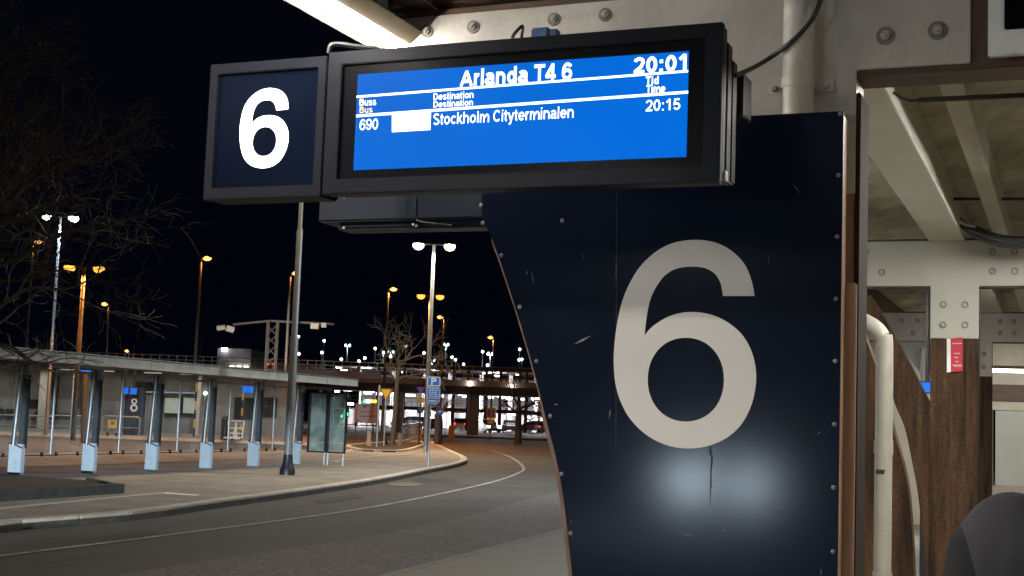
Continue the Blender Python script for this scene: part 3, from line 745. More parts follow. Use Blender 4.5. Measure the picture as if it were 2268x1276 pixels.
MB().tube([V((x0.x, x0.y, on(1959, 1276, c_).z)), V((x0.x, x0.y, on(1959, 1268, c_).z))], r_ * 1.09, 20).build('pipe_collar', m_pipe2, pb, smooth=True)
mb = MB(); q = on(1949, 1045, c_ - r_); mb.prism([q + U * (r_ * a) + Z * b for a, b in ((-.45, -.012), (.45, -.012), (.55, .012), (-.45, .012))], N * .02); mb.build('pipe_label', m_black, pb)

# ceiling: boards on joists running along the canopy
ceil_z = 3.46
ce = MB(); ul_, ur_ = -1.75, 9
cpts = lambda u, c: uz(u, ceil_z, c)
ce.prism([cpts(uL - .02, -6), cpts(ur_, -6), cpts(ur_, 30), cpts(uL - .02, 30)], Z * .12)
cn = thing('canopy_roof', 'boarded canopy ceiling above the platform with pale painted joists', 'canopy', uz(2, ceil_z, 8))
ce.build('ceiling_boards', m_board, cn)
def joist(uc, w, z0, h, m, nm='joist', c0=-6, c1=30):
    return MB().box(uz(uc, z0 + h / 2, (c0 + c1) / 2), (w, c1 - c0, h), U, N, Z).build(nm, m, cn, bevel=.004)
j0 = on(2050, 531, C2 - .3); j1 = on(2131, 531, C2 - .3)
wj = (uof(j1) - uof(j0)); joist((uof(j0) + uof(j1)) / 2, wj, 3.2, .26, m_joist)
k0 = on(2198, 517, C2 - .2); k1 = on(2230, 517, C2 - .2); joist((uof(k0) + uof(k1)) / 2, uof(k1) - uof(k0), 3.24, .22, m_joist)
joist((uof(k0) + uof(k1)) / 2 + 1.3, .3, 3.2, .26, m_joist)
joist((uof(j0) + uof(j1)) / 2 - 1.75, .3, 3.2, .26, m_joist)
joist(uL + .14, .12, 3.21, .25, m_timber_h, 'edge_joist')
# purlin of dark timber above the arm
mb = MB(); mb.box(uz(uL + 1.3, 3.215 + .06, CF + .07), (2.6, .16, .12), U, N, Z); mb.build('purlin', m_timber_h, cn, bevel=.01)
# conduits and cable bundle below the boards
q0 = on(2034, 222, 6.6); q1 = on(2300, 210, 6.6)
MB().bar(q0, q1, .018, .022).build('cable_conduit', m_black, cn)
MB().tube(spline([on(1978, 205, 6.55), on(2000, 218, 6.58), on(2020, 223, 6.6), q0 + U * .03], sub=4, closed=False), .006, 6).build('thin_cable', m_black, cn)
MB().bar(on(2096, 441, 10.5), on(2300, 441, 10.5), .02, .02).build('cable_conduit', m_black, cn)
for k, (dz, dy) in enumerate(((0, 0), (8, .05), (16, .02))):
    MB().tube(spline([on(2116, 478 + dz * .3, 11.2), on(2135, 497 + dz * .4, 11.2), on(2160, 505 + dz, 11.2 - dy), on(2195, 520 + dz, 11.2 - dy), on(2235, 528 + dz, 11.2), on(2310, 530 + dz, 11.2)], sub=4, closed=False), .022, 8).build('cable_bundle', m_black, cn, smooth=True)
MB().tube(spline([on(2118, 480, 11.15), on(2128, 492, 11.15), on(2142, 498, 11.15), on(2160, 502, 11.1)], sub=4, closed=False), .012, 6).build('white_cable', m_white, cn, smooth=True)

# luminaires along the canopy edge, the first in view; unseen ones under the ceiling added for fill
def luminaire(pos, label, L=1.9):
    t = thing('strip_light', label, 'strip light', pos, 0, 'strip lights along the canopy edge')
    w = .085
    sec = [(-w / 2 - .005, 0), (-w / 2 - .02, .035), (-w / 2, .075), (w / 2, .075), (w / 2 + .06, .045), (w / 2 + .005, 0)]
    MB().prism([V(pos) - N * (L / 2) + U * a + Z * b for a, b in sec], N * L).build('housing', mat('lamp_housing', (.34, .27, .18), .6, var=.15), t)
    sec = [(-w / 2 - .012, .03), (-w / 2 - .085, .012), (-w / 2 - .09, .002), (-w / 2 - .098, .002), (-w / 2 - .092, .022), (-w / 2 - .012, .042)]
    MB().prism([V(pos) - N * (L / 2) + U * a + Z * b for a, b in sec], N * L).build('side_reflector', mat('lamp_housing', (0, 0, 0)), t)
    mb = MB(); mb.prism([V(pos) - N * (L / 2 - .03) + U * a + Z * b for a, b in ((-w / 2 + .004, -.001), (-w / 2 + .012, -.022), (w / 2 - .012, -.022), (w / 2 - .004, -.001))], N * (L - .06))
    mb.build('diffuser', e_tube, t)
    mb = MB()
    for s in (-.6, .6): mb.box(V(pos) + N * s + Z * .2, (.03, .03, .22), U, N, Z)
    mb.build('hanger', m_galv, t)
    return t
lp0 = uz(0, 3.05, 0)
uLamp = uof(at(832, 70, 5.1)); zLamp = at(832, 70, 5.1).z
luminaire(uz(uLamp, zLamp, 3.95), 'bright strip light at the canopy edge above the number box')
luminaire(uz(uLamp, zLamp, .6), 'strip light at the canopy edge above and behind the viewpoint')
rl_ = at(2420, 420, 6.4); luminaire(uz(uof(rl_), 3.12, N.dot(rl_)), 'added unseen strip light under the canopy ceiling past the right edge of the nearest frame')
rl_ = at(2440, 380, 8.0); luminaire(uz(uof(rl_), 3.12, N.dot(rl_)), 'added unseen strip light under the canopy ceiling beside the middle frame beyond the right edge')
rl_ = at(2380, 420, 14.0); luminaire(uz(uof(rl_), 3.12, N.dot(rl_)), 'added unseen strip light under the canopy ceiling behind the middle frame')
luminaire(uz(uLamp, zLamp, 9.2), 'strip light at the canopy edge between first and middle frame')
luminaire(uz(uLamp, zLamp, 15.4), 'strip light at the canopy edge between middle and far frame')
rl_ = at(2345, 420, 9.3); luminaire(uz(uof(rl_), 3.12, N.dot(rl_)), 'added unseen strip light under the canopy ceiling just before the middle frame')
rl_ = at(2700, 420, 5.4); luminaire(uz(uof(rl_), 3.12, N.dot(rl_)), 'added unseen strip light under the canopy ceiling right of the white framed screen')
luminaire(uz(uLamp + 5.6, 3.0, 3.0), 'added unseen strip light under the canopy ceiling in front of the nearest frame')

# white framed black screen hanging at the upper right
c_ = CF - .12
ws = thing('screen_cabinet', 'white framed black screen hanging at the end of the white plate', 'screen', on(2230, 60, c_))
o_ = (uof(on(2188, 60, c_)), on(2200, 124, c_).z, uof(on(2188, 60, c_)) + .7, on(2200, 124, c_).z + .5)
i_ = (o_[0] + .05, o_[1] + .085, o_[2] - .05, o_[3] - .05)
MB().prism([uz(o_[0], o_[1], c_), uz(o_[2], o_[1], c_), uz(o_[2], o_[3], c_), uz(o_[0], o_[3], c_)], N * .03, [[uz(i_[0], i_[1], c_), uz(i_[2], i_[1], c_), uz(i_[2], i_[3], c_), uz(i_[0], i_[3], c_)]]).build('frame', m_white, ws, bevel=.004)
mb = MB(); mb.box(uz((o_[0] + o_[2]) / 2 + .01, (o_[1] + o_[3]) / 2 + .01, c_ + .03 + .035), (o_[2] - o_[0] - .03, .068, o_[3] - o_[1] - .03), U, N, Z); mb.build('casing', m_white, ws)
mb = MB(); mb.box(uz((o_[0] + o_[2]) / 2, (o_[1] + o_[3]) / 2, c_ + .02), (i_[2] - i_[0] + .004, .012, i_[3] - i_[1] + .004), U, N, Z); mb.build('glass', m_blackglass, ws)

# red notice on the middle column
c_ = C2 - .004
rn = thing('red_notice', 'small red notice with white edge screwed to the middle timber column', 'notice', on(2115, 785, c_))
q = [on(x, y, c_) for x, y in ((2105, 750), (2132, 747), (2132, 822), (2106, 824))]; MB().prism(q, N * .003).build('plate', m_red, rn)
q = [on(x, y, c_) for x, y in ((2097, 750), (2105, 750), (2106, 824), (2097, 825))]; MB().prism(q, N * .003).build('edge_strip', m_white, rn)
mb = MB()
for y, a, b in ((761, 2109, 2130), (783, 2113, 2126), (792, 2114, 2122), (801, 2115, 2124), (809, 2110, 2130), (811, 2112, 2129)):
    mb.sheet([on(a, y - 1.5, c_ - .001), on(b, y - 1.5, c_ - .001), on(b, y + 1.2, c_ - .001), on(a, y + 1.2, c_ - .001)])
mb.build('lettering', mat('faded_white', (.5, .3, .3), .6, var=.2), rn)
# dark cabinet left of the middle column
cbn = thing('metal_cabinet', 'dark grey metal cabinet half hidden behind the middle timber column', 'cabinet', top_of(on(2046, 1200, C2 - .5), 0))
mb = MB(); a, b = uof(on(2037, 1180, C2 + .25)), uof(on(2059, 1180, C2 + .25)); zt_ = on(2048, 1100, C2 + .25).z
mb.box(uz((a + b) / 2 + .1, zt_ / 2, C2 + .42), (b - a + .2, .36, zt_), U, N, Z); mb.build('body', mat('cabinet_grey', (.022, .024, .028), .5, var=.1), cbn, bevel=.01)
mb = MB(); mb.box(uz((a + b) / 2 + .1, zt_ + .012, C2 + .42), (b - a + .22, .38, .022), U, N, Z); mb.build('lid', m_dark, cbn)

# wall with ribbed door and light strip at the far end of the platform
cw = 25.0
we = thing('terminal_wall', 'pale terminal wall with ribbed grey shutter at the far end of the platform', 'wall', top_of(on(2200, 1080, cw), 0))
wa, wb = uof(on(1880, 1000, cw)), uof(on(2198, 1000, cw))
mb = MB(); mb.box(uz((wa + wb) / 2, 1.6, cw + .15), (wb - wa, .3, 3.2), U, N, Z)
mb.box(uz(wb + 2.5, 2.62, cw + .15), (5, .3, 1.15), U, N, Z); mb.build('wall', mat('cream_wall', (.55, .5, .42), .8, var=.08), we)
mb = MB(); x0_ = wb + .03
z0_, z1_ = on(2230, 1076, cw).z, on(2230, 886, cw).z
for k in range(14):
    mb.box(uz(x0_ + .36 * k + .18, (z0_ + z1_) / 2, cw + .10), (.33, .05, z1_ - z0_), U, N, Z)
    mb.box(uz(x0_ + .36 * k + .36, (z0_ + z1_) / 2, cw + .12), (.03, .05, z1_ - z0_), U, N, Z)
mb.build('shutter', mat('shutter_grey', (.4, .41, .36), .5, var=.06), we)
mb = MB(); mb.box(uz(x0_ + 2.4, z0_ / 2, cw + .05), (5, .3, z0_), U, N, Z); mb.build('plinth', m_conc, we)
mb = MB(); mb.box(uz(x0_ + 2.4, z1_ + .12, cw - .05), (5.4, .22, .28), U, N, Z); mb.build('lintel', m_timber_h, we)
p = on(2258, 822, 21.5); sl = thing('tube_light', 'thin white tube light above the grey shutter', 'strip light', p)
lamp('tube_lamp', 'SPOT', p - Z * .06, 420, (1, .97, .9), sl, .2, p - Z + N * .5, radians(165), .4); MB().box(p, (1.1, .08, .05), U, N, Z).build('tube', e_park, sl); MB().box(p + Z * .05, (1.14, .1, .05), U, N, Z).build('housing', m_white, sl)
# small blue screen glimpsed beside the middle column
p = on(2053, 858, 16.0); bs = thing('blue_monitor', 'small bright blue monitor glimpsed between bracket and middle timber column', 'monitor', p)
MB().box(p, (.12, .02, .11), U, N, Z).build('screen', e_scr, bs); MB().box(p + N * .04, (.15, .05, .14), U, N, Z).build('casing', m_black, bs)
MB().tube([p + N * .05, V((p.x, p.y, 3.3)) + N * .05], .025, 8).build('hanger', m_black, bs)

# ------------------------------------------------------------------ person at the lower right, seen from behind
hp = at(2268 + 272, 1000, 2.0); PX, PY = hp.x, hp.y
ps = thing('person', 'person in charcoal jacket whose shoulder shows at the lower right', 'person', (PX, PY, 0), radians(-14))
def colour_block(m, dark):
    nt = m.node_tree; b = nt.nodes['Principled BSDF']; src = b.inputs['Base Color'].links[0].from_socket
    tc = nt.nodes.new('ShaderNodeTexCoord'); sx = nt.nodes.new('ShaderNodeSeparateXYZ'); nt.links.new(tc.outputs['Object'], sx.inputs[0])
    def mth(op, a, bb):
        n = nt.nodes.new('ShaderNodeMath'); n.operation = op
        for i, v in enumerate((a, bb)):
            if v is None: continue
            if isinstance(v, (int, float)): n.inputs[i].default_value = v
            else: nt.links.new(v, n.inputs[i])
        return n.outputs[0]
    edge = mth('MULTIPLY_ADD', sx.outputs['Z'], .25); edge.node.inputs[2].default_value = .243 - 1.395 * .25
    mk = mth('GREATER_THAN', mth('ABSOLUTE', sx.outputs['X'], None), edge)
    mx = nt.nodes.new('ShaderNodeMix'); mx.data_type = 'RGBA'
    nt.links.new(mk, mx.inputs[0]); nt.links.new(src, mx.inputs[6]); mx.inputs[7].default_value = dark + (1,)
    nt.links.new(mx.outputs[2], b.inputs['Base Color'])
    n = nt.nodes.new('ShaderNodeTexNoise'); n.inputs['Scale'].default_value = 9; n.inputs['Detail'].default_value = 2; nt.links.new(tc.outputs['Object'], n.inputs['Vector'])
    bp = nt.nodes.new('ShaderNodeBump'); bp.inputs['Strength'].default_value = .5; bp.inputs['Distance'].default_value = .03; nt.links.new(n.outputs['Fac'], bp.inputs['Height'])
    old = b.inputs['Normal'].links[0].from_node; nt.links.new(bp.outputs[0], old.inputs['Normal'])
colour_block(m_fabric, (.005, .005, .007))
def remesh_body(name, mb, vox, mats, pick, parent, smooth=6):
    me = bpy.data.meshes.new(name); mb.bm.to_mesh(me); mb.bm.free()
    o = bpy.data.objects.new(name, me); COL.objects.link(o)
    md = o.modifiers.new('shape', 'REMESH'); md.mode = 'VOXEL'; md.voxel_size = vox
    sm = o.modifiers.new('ease', 'SMOOTH'); sm.iterations = smooth; sm.factor = .5
    dg = bpy.context.evaluated_depsgraph_get(); dg.update()
    nm = bpy.data.meshes.new_from_object(o.evaluated_get(dg)); nm.name = name
    bpy.data.objects.remove(o); bpy.data.meshes.remove(me)
    nm.materials.clear()
    for m in mats: nm.materials.append(m)
    for p in nm.polygons: p.use_smooth = True; p.material_index = pick(p.center)
    r = bpy.data.objects.new(name, nm); COL.objects.link(r); r.parent = parent
    return r
mb = MB()
mb.ball((0, 0, 1.28), .185, .135, .25, 14); mb.ball((0, 0, 1.05), .18, .14, .22, 14)
for s_ in (-1, 1):
    mb.ball((.10 * s_, 0, 1.42), .13, .10, .085, 12); mb.ball((.185 * s_, 0, 1.415), .085, .088, .105, 12)
    mb.tube([V((.195 * s_, 0, 1.43)), V((.235 * s_, 0, 1.28)), V((.255 * s_, .0, 1.12)), V((.26 * s_, .05, 1.0)), V((.25 * s_, .11, .90))], [.085, .074, .062, .054, .044], 14)
    mb.tube([V((.09 * s_, 0, .98)), V((.10 * s_, .01, .7)), V((.105 * s_, .02, .48)), V((.11 * s_, 0, .28)), V((.11 * s_, -.01, .05))], [.12, .10, .078, .068, .056], 14)
    mb.ball((.11 * s_, .06, .05), .055, .13, .05, 8)
mb.tube([V((0, 0, 1.42)), V((0, .01, 1.54)), V((0, .015, 1.62))], [.10, .068, .06], 14)
def clad(c):
    if c.z > 1.535: return 2
    return 1 if c.z < .98 and abs(c.x) < .22 or c.z < .3 else 0
body = remesh_body('body', mb, .012, [m_fabric, m_fabric2, m_skin], clad, ps)
mb = MB(); mb.ball((0, .03, 1.72), .078, .098, .115, 10); mb.ball((0, .128, 1.70), .014, .022, .02, 5); mb.ball((-.08, .02, 1.71), .012, .02, .03, 5); mb.ball((.08, .02, 1.71), .012, .02, .03, 5)
mb.ball((-.032, .118, 1.725), .012, .01, .008, 4); mb.ball((.032, .118, 1.725), .012, .01, .008, 4); mb.ball((0, .118, 1.662), .024, .012, .008, 4)
mb.build('head', m_skin, ps, smooth=True, local=True)
mb = MB(); mb.ball((0, .01, 1.755), .09, .105, .10, 10); mb.build('hair', m_hair, ps, smooth=True, local=True)
for s in (-1, 1):
    mb = MB(); w0 = V((.24 * s, .11, .90)); mb.tube([w0, w0 + V((0, .012, -.05)), w0 + V((0, .02, -.09))], [.03, .042, .036], 8)
    for k in range(4):
        b = w0 + V((0, -.012 + .018 * k + .01, -.09)); L = (.062, .075, .07, .055)[k]
        mb.tube([b, b + V((-.006 * s, .008, -L * .5)), b + V((-.022 * s, .012, -L))], [.009, .0085, .007], 6)
    t0 = w0 + V((-.01 * s, .045, -.03)); mb.tube([t0, t0 + V((-.02 * s, .03, -.035)), t0 + V((-.028 * s, .035, -.065))], [.011, .01, .008], 6)
    mb.build('hand', m_skin, ps, smooth=True, local=True)

# ================================================================== BUS SHELTER
SD = V((.316, .949, 0)).normalized(); SP = V((SD.y, -SD.x, 0))      # along the shelter, and toward the road
P0 = V((-10.27, 28.7, 0)); STEP = 2.53
sh = thing('bus_shelter', 'long glazed bus shelter with flat pale roof edge and six blue footed posts', 'bus shelter', P0)
def S_(a, b, z): return P0 + SD * a + SP * b + Z * z
NP = 6; A0, A1 = -9.5, STEP * 5 + .95
mb = MB(); OV = 1.5
k = -9.5
while k < A1 - .05:
    L = min(3.0, A1 - k); mb.box(S_(k + L / 2, OV - .03, 2.49), (L - .012, .06, .22), SD, SP, Z); k += 3.0
mb.build('roof_fascia', m_fascia, sh)
mb = MB(); mb.box(S_((A0 + A1) / 2, (OV - 1.2) / 2, 2.52), (A1 - A0 - .05, OV + 1.1, .12), SD, SP, Z)
mb.build('roof', m_dark, sh)
mb = MB(); mb.box(S_((A0 + A1) / 2, OV - .01, 2.605), (A1 - A0, .10, .016), SD, SP, Z); mb.build('roof_flashing', m_galv, sh)
mb = MB(); mb.box(S_((A0 + A1) / 2 - .5, -.16, 2.27), (A1 - A0 - 1.0, .06, .06), SD, SP, Z); mb.build('top_rail', m_fascia, sh)
mb = MB(); mb.box(S_((A0 + A1) / 2 - .5, -.16, .42), (A1 - A0 - 1.0, .02, .02), SD, SP, Z); mb.build('bottom_rail', m_dark, sh)
for i in range(-3, NP):
    a = STEP * i
    mb = MB(); mb.box(S_(a, 0, .34), (.13, .32, .68), SD, SP, Z); mb.mi = 0
    po = mb.build('post_foot', m_postbox, sh, bevel=.008)
    for z_ in (.18, .30):
        q = S_(a - .066, .03, z_); MB().tube([q - SD * .008, q + SD * .002], .012, 8).build('foot_bolt', m_galv, po)
    mb = MB()
    def fin(b0, b1, t0, t1):
        q = [S_(a - .03, b0, .68), S_(a - .03, b1, .68), S_(a - .03, t1, 2.3), S_(a - .03, t0, 2.3)]
        mb.prism(q, SD * .05)
    fin(-.155, -.085, -.03, .03)
    fin(.03, .15, .06, .15)
    mb.build('post_fin', mat('post_grey_paint', (.055, .062, .07), .5, metal=.2, var=.2), sh)
    mb = MB(); mb.prism([S_(a + .028, .10, .6), S_(a + .028, .165, .6), S_(a + .028, .165, 2.34), S_(a + .028, .10, 2.34)], SD * .06)
    mb.build('post_web', m_dark, sh)
    mb = MB(); mb.tube([S_(a - .07, -.05, .62), S_(a - .07, .03, 2.3)], .035, 10); mb.build('post_tube', m_galv, sh, smooth=True)
    mb = MB(); mb.box(S_(a - .02, 0, 2.24), (.12, .10, .22), SD, SP, Z); mb.box(S_(a - .02, .16, 2.24), (.12, .10, .22), SD, SP, Z); mb.build('post_bracket', m_galv, sh)
    mb = MB(); mb.bar(S_(a - .075, -.16, .69), S_(a - .075, .02, .66), .02, .025); mb.bar(S_(a - .075, .02, .66), S_(a - .075, .17, .60), .02, .025); mb.build('glass_clamp', m_dark, sh)
    # rail tube between two posts, panes either side of it
    if i < NP - 1:
        mb = MB(); mb.tube([S_(a + STEP / 2, -.11, .45), S_(a + STEP / 2, -.11, 2.30)], .030, 10); mb.build('glazing_tube', m_galv, sh, smooth=True)
        for z_ in (.75, 1.95):
            mb = MB(); mb.bar(S_(a + STEP / 2 - .05, -.10, z_), S_(a + STEP / 2 + .02, -.16, z_), .02, .02); mb.build('glass_clamp', m_dark, sh)
        for h in (0, 1):
            s0 = a + STEP / 2 * h + .03
            mb = MB(); mb.box(S_(s0 + STEP / 4 - .02, -.16, 1.34), (STEP / 2 - .06, .010, 1.78), SD, SP, Z); mb.build('glass_pane', m_glass, sh)
            for e in (.18, .82):
                mb = MB(); mb.box(S_(s0 + (STEP / 2 - .06) * e, -.15, .44), (.04, .05, .09), SD, SP, Z); mb.build('glass_foot', m_dark, sh)
# end wall of two framed green panes
ae = STEP * 5 + .40
for j, (b0, b1, dz) in enumerate(((.16, .78, 0), (.80, 1.42, -.0))):
    mb = MB(); I = .045; z0, z1 = .36, 2.16
    O = [S_(ae, b0, z0), S_(ae, b1, z0), S_(ae, b1, z1), S_(ae, b0, z1)]; H = [S_(ae, b0 + I * 1.6, z0 + I), S_(ae, b1 - I, z0 + I), S_(ae, b1 - I, z1 - I), S_(ae, b0 + I * 1.6, z1 - I)]
    mb.prism(O, SD * .05, [H]); fo = mb.build('end_frame', m_dark, sh)
    mb = MB(); mb.prism([p + SD * .02 for p in H], SD * .012); mb.build('pane', m_glassg, fo)
    mb = MB(); mb.bar(S_(ae + .018, b0 + .07, .36 + 1.8 * (.74 if j else .62)), S_(ae + .018, b1 - .04, .36 + 1.8 * (.74 if j else .62)), .006, .05); mb.bar(S_(ae + .018, b0 + .07, .66), S_(ae + .018, b1 - .04, .66), .006, .04); mb.build('pane_stripe', m_galv, fo)
for b in (.74, .86, 1.36):
    MB().tube([S_(ae + .03, b, 0), S_(ae + .03, b, .38)], .022, 8).build('end_leg', m_galv, sh, smooth=True)
MB().box(S_(ae + .03, .82, 1.2), (.03, .05, 2.4), SD, SP, Z).build('end_post', m_bolt, sh)
MB().box(S_(STEP * 5 + .2, .4, 2.36), (.5, .9, .10), SD, SP, Z).build('roof_beam', m_dark, sh)

# ================================================================== STREET LAMPS
def pole_mb(h, r0, r1, joints=()):
    pts, rs = [], []
    z = 0; prev = 0
    js = list(joints) + [h]
    for i, j in enumerate(js):
        r = r0 + (r1 - r0) * i / max(1, len(js) - 1)
        if i: pts += [V((0, 0, prev + .06))]; rs += [r]
        else: pts += [V((0, 0, 0))]; rs += [r]
        pts += [V((0, 0, j))]; rs += [r * .97]; prev = j
    return MB().tube(pts, rs, 12)
def twin_lamp(name, label, loc, h, rz, r0, r1, joints, half, e_m, power, col, m=m_pole, group=None, base=False, aim=None):
    t = thing(name, label, 'street lamp', loc, rz, group)
    pole_mb(h, r0, r1, joints).build('pole', m, t, smooth=True, local=True)
    MB().bar((-half, 0, h + .02), (half, 0, h + .02), .05, .05).build('cross_arm', m, t, local=True)
    if base:
        mb = MB(); mb.tube([V((0, 0, 0)), V((0, 0, .12)), V((0, 0, .2)), V((0, 0, .32)), V((0, 0, .5))], [.19, .19, .16, r0 * 1.15, r0 * 1.05], 16); mb.build('base_cover', m_dark, t, smooth=True, local=True)
    for s in (-1, 1):
        mb = MB(); x = s * half
        mb.prism([V((x - .26, -.2, h + .03)), V((x + .26, -.2, h + .03)), V((x + .20, -.12, h + .16)), V((x - .20, -.12, h + .16))], (0, .4, 0))
        hd = mb.build('lamp_head', m_dark, t, local=True)
        MB().ball((x, 0, h - .04), .24, .22, .19, 8).build('lamp_glass', e_m, hd, smooth=True, local=True)
    if power:
        wm = BASE[t.name]
        for s in (-1, 1):
            p = wm @ V((s * half, 0, h - .27)); lamp('lamp_light', 'SPOT', p, power, col, t, .12, p + V((0, 0, -1)), radians(165), .35)
    return t
def post_xy(px, py, z=0):
    p = gz(px, py, z); return V((p.x, p.y, z))
pA = post_xy(636, 1052)
hA = 9.6
twin_lamp('street_lamp', 'tall grey lamp post on the pavement rising behind the number box', pA, hA, radians(3), .105, .052, (3.4, 6.1), .5, e_white, 1150, WARM, m_pole, 'white twin head street lamps', True)
pB = post_xy(942, 1002)
hB = at(963, 543, pB.y).z
twin_lamp('street_lamp', 'twin head white street lamp glowing just under the sign arm', pB, hB, 0, .088, .06, (5.3, 8.0), .68, e_white, 2400, WARM, m_galv, 'white twin head street lamps')
pC = post_xy(101, 964)
hC = at(131, 481, pC.y).z
twin_lamp('street_lamp', 'twin head cool white street lamp among bare branches at the left', pC, hC, 0, .085, .06, (4.6,), .62, e_cool, 2600, COOL, m_galv, 'white twin head street lamps')
# twin lamp on this side, hidden behind the blue panel
twin_lamp('street_lamp', 'cool white twin street lamp on the near platform hidden behind the navy panel', V((5.2, 35, 0)), 10, radians(70), .13, .09, (5,), .6, e_cool, 3500, COOL, m_galv, 'white twin head street lamps')
pF = uz(-14, 0, -8); twin_lamp('street_lamp', 'added unseen twin head street lamp across the road behind the viewpoint', pF, 9, radians(60), .13, .09, (5,), .6, e_white, 4700, (1, .92, .84), m_galv, 'white twin head street lamps')  # added lamp, out of view, brightens the large figure on the panel
pD = post_xy(161, 976)
hD = at(184, 592, pD.y).z
twin_lamp('street_lamp', 'twin head orange street lamp with stout pole behind the shelter', pD, hD, 0, .10, .08, (4.5,), .62, e_sod, 2100, SOD, m_pdark, 'orange twin head street lamps')
YE = 78; q = at(950, 655, YE)
twin_lamp('street_lamp', 'twin head orange street lamp close behind the white twin lamp', V((at(941, 950, YE).x, YE, ROADZ)), q.z - ROADZ, 0, .095, .075, (4.6,), .55, e_sod, 2400, SOD, m_pdark, 'orange twin head street lamps')
def single_lamp(label, px, py, Y, side, power=0, lit=True, head=True, em=None):
    q = at(px, py, Y); x = q.x
    b = V((at(px, py + 260, Y).x, Y, ROADZ)); h = q.z - ROADZ
    bx = x - side * .28
    t = thing('street_lamp', label, 'street lamp', V((bx, Y, ROADZ)), 0, 'orange single head street lamps')
    MB().tube([V((0, 0, 0)), V((0, 0, h * .5)), V((0, 0, h - .15)), V((side * .06, 0, h + .02))], [.12, .09, .075, .07], 8).build('pole', m_pdark, t, smooth=True, local=True)
    if head:
        mb = MB(); mb.prism([V((side * .0, -.14, h + .02)), V((side * .62, -.14, h + .06)), V((side * .58, -.10, h + .2)), V((side * .05, -.10, h + .16))], (0, .28, 0)); hd = mb.build('lamp_head', m_dark, t, local=True)
        MB().ball((side * .36, -.02, h + .02), .22 + Y * .0006, .16, .11 + Y * .0005, 6).build('lamp_glass', em or e_sod_w, hd, smooth=True, local=True)
        p = V((bx + side * .42, Y - .1, q.z - .22)); lamp('lamp_light', 'SPOT', p, power or 160, SOD, t, .1, p + V((0, 0, -1)), radians(172), .2)
    return t
single_lamp('orange lamp at the far left with its head bent to the right', 83, 536, 85, 1)
single_lamp('orange lamp with its head bent to the left above the shelter roof', 234, 674, 110, -1)
single_lamp('tall orange lamp standing alone left of the grey lamp post', 456, 573, 80, 1, 200)
single_lamp('orange lamp half hidden by the grey lamp post', 653, 606, 88, 1)
single_lamp('orange lamp above the small bare tree', 869, 641, 98, 1, 700)
single_lamp('orange lamp with its head to the left right of the white twin lamp', 977, 703, 120, -1, 700)
single_lamp('orange lamp nearest to the curved edge of the navy panel', 1088, 748, 150, -1, 900)
single_lamp('tiny orange lamp just above the shelter roof', 282, 778, 200, -1)
for lbl, px, py, Y in (('slim pole lit orange beside the tall orange lamp', 450, 745, 150), ('short orange lit pole left of the orange twin lamp', 112, 735, 120), ('tiny orange lit pole beside the tiny orange lamp', 301, 765, 200), ('slim orange lit pole seen through the camera mast', 601, 757, 140)):
    single_lamp(lbl, px, py, Y, 1, 260, head=False)
    p = at(px, py, Y); 
# far white car-park lamps
farl = [(661, 746, 'w', 26), (662, 784, 'w', 0), (718, 755, 'w', 20), (713, 781, 'w', 8), (770, 765, 'c', 30), (756, 796, 'w', 0), (808, 793, 'w', 0), (572, 785, 'c', 0), (831, 772, 'w', 14), (849, 781, 'w', 0), (866, 780, 'c', 26), (865, 790, 'w', 0), (899, 767, 'w', 0), (988, 763, 'c', 40), (1001, 791, 'w', 0), (1009, 797, 'w', 0), (957, 797, 'c', 22), (1069, 779, 'w', 0), (1086, 784, 'c', 30), (1151, 774, 'w', 12), (1150, 797, 'w', 0), (1156, 796, 'c', 20), (1080, 809, 'w', 0), (1027, 807, 'c', 0), (939, 782, 'w', 0), (795, 800, 'w', 0)]
farl.sort()
for i, (px, py, kcol, pl_) in enumerate(farl):
    Y = 230 - (py - 745) * .4; q = at(px, py, Y)
    t = thing('parking_lamp', 'small %s car park lamp over the viaduct, %s from the left' % ('cool bluish' if kcol == 'c' else 'white', ORD[i]), 'street lamp', V((q.x, Y, ROADZ)), 0, 'small lamps of the far car park')
    MB().tube([V((0, 0, 0)), V((0, 0, q.z - ROADZ - .1))], .1, 6).build('pole', m_galv, t, local=True)
    r = .23
    if kcol == 'c' and pl_ > 21:
        
        for sx in (-.33, .33): MB().ball((sx, 0, q.z - ROADZ), .2, .2, .25, 5).build('lamp_glass', e_cyan if px < 1000 else e_cool, t, local=True)
        lamp('lamp_light', 'SPOT', V((q.x + .0, Y - .5, q.z)), 700, (.6, .9, 1), t, .1, V((q.x, Y - .4, 0)), radians(170), .3)
    else:
        MB().ball((0, 0, q.z - ROADZ), r * .95, r, r, 5).build('lamp_glass', e_cyan if kcol == 'c' else e_park, t, smooth=True, local=True)

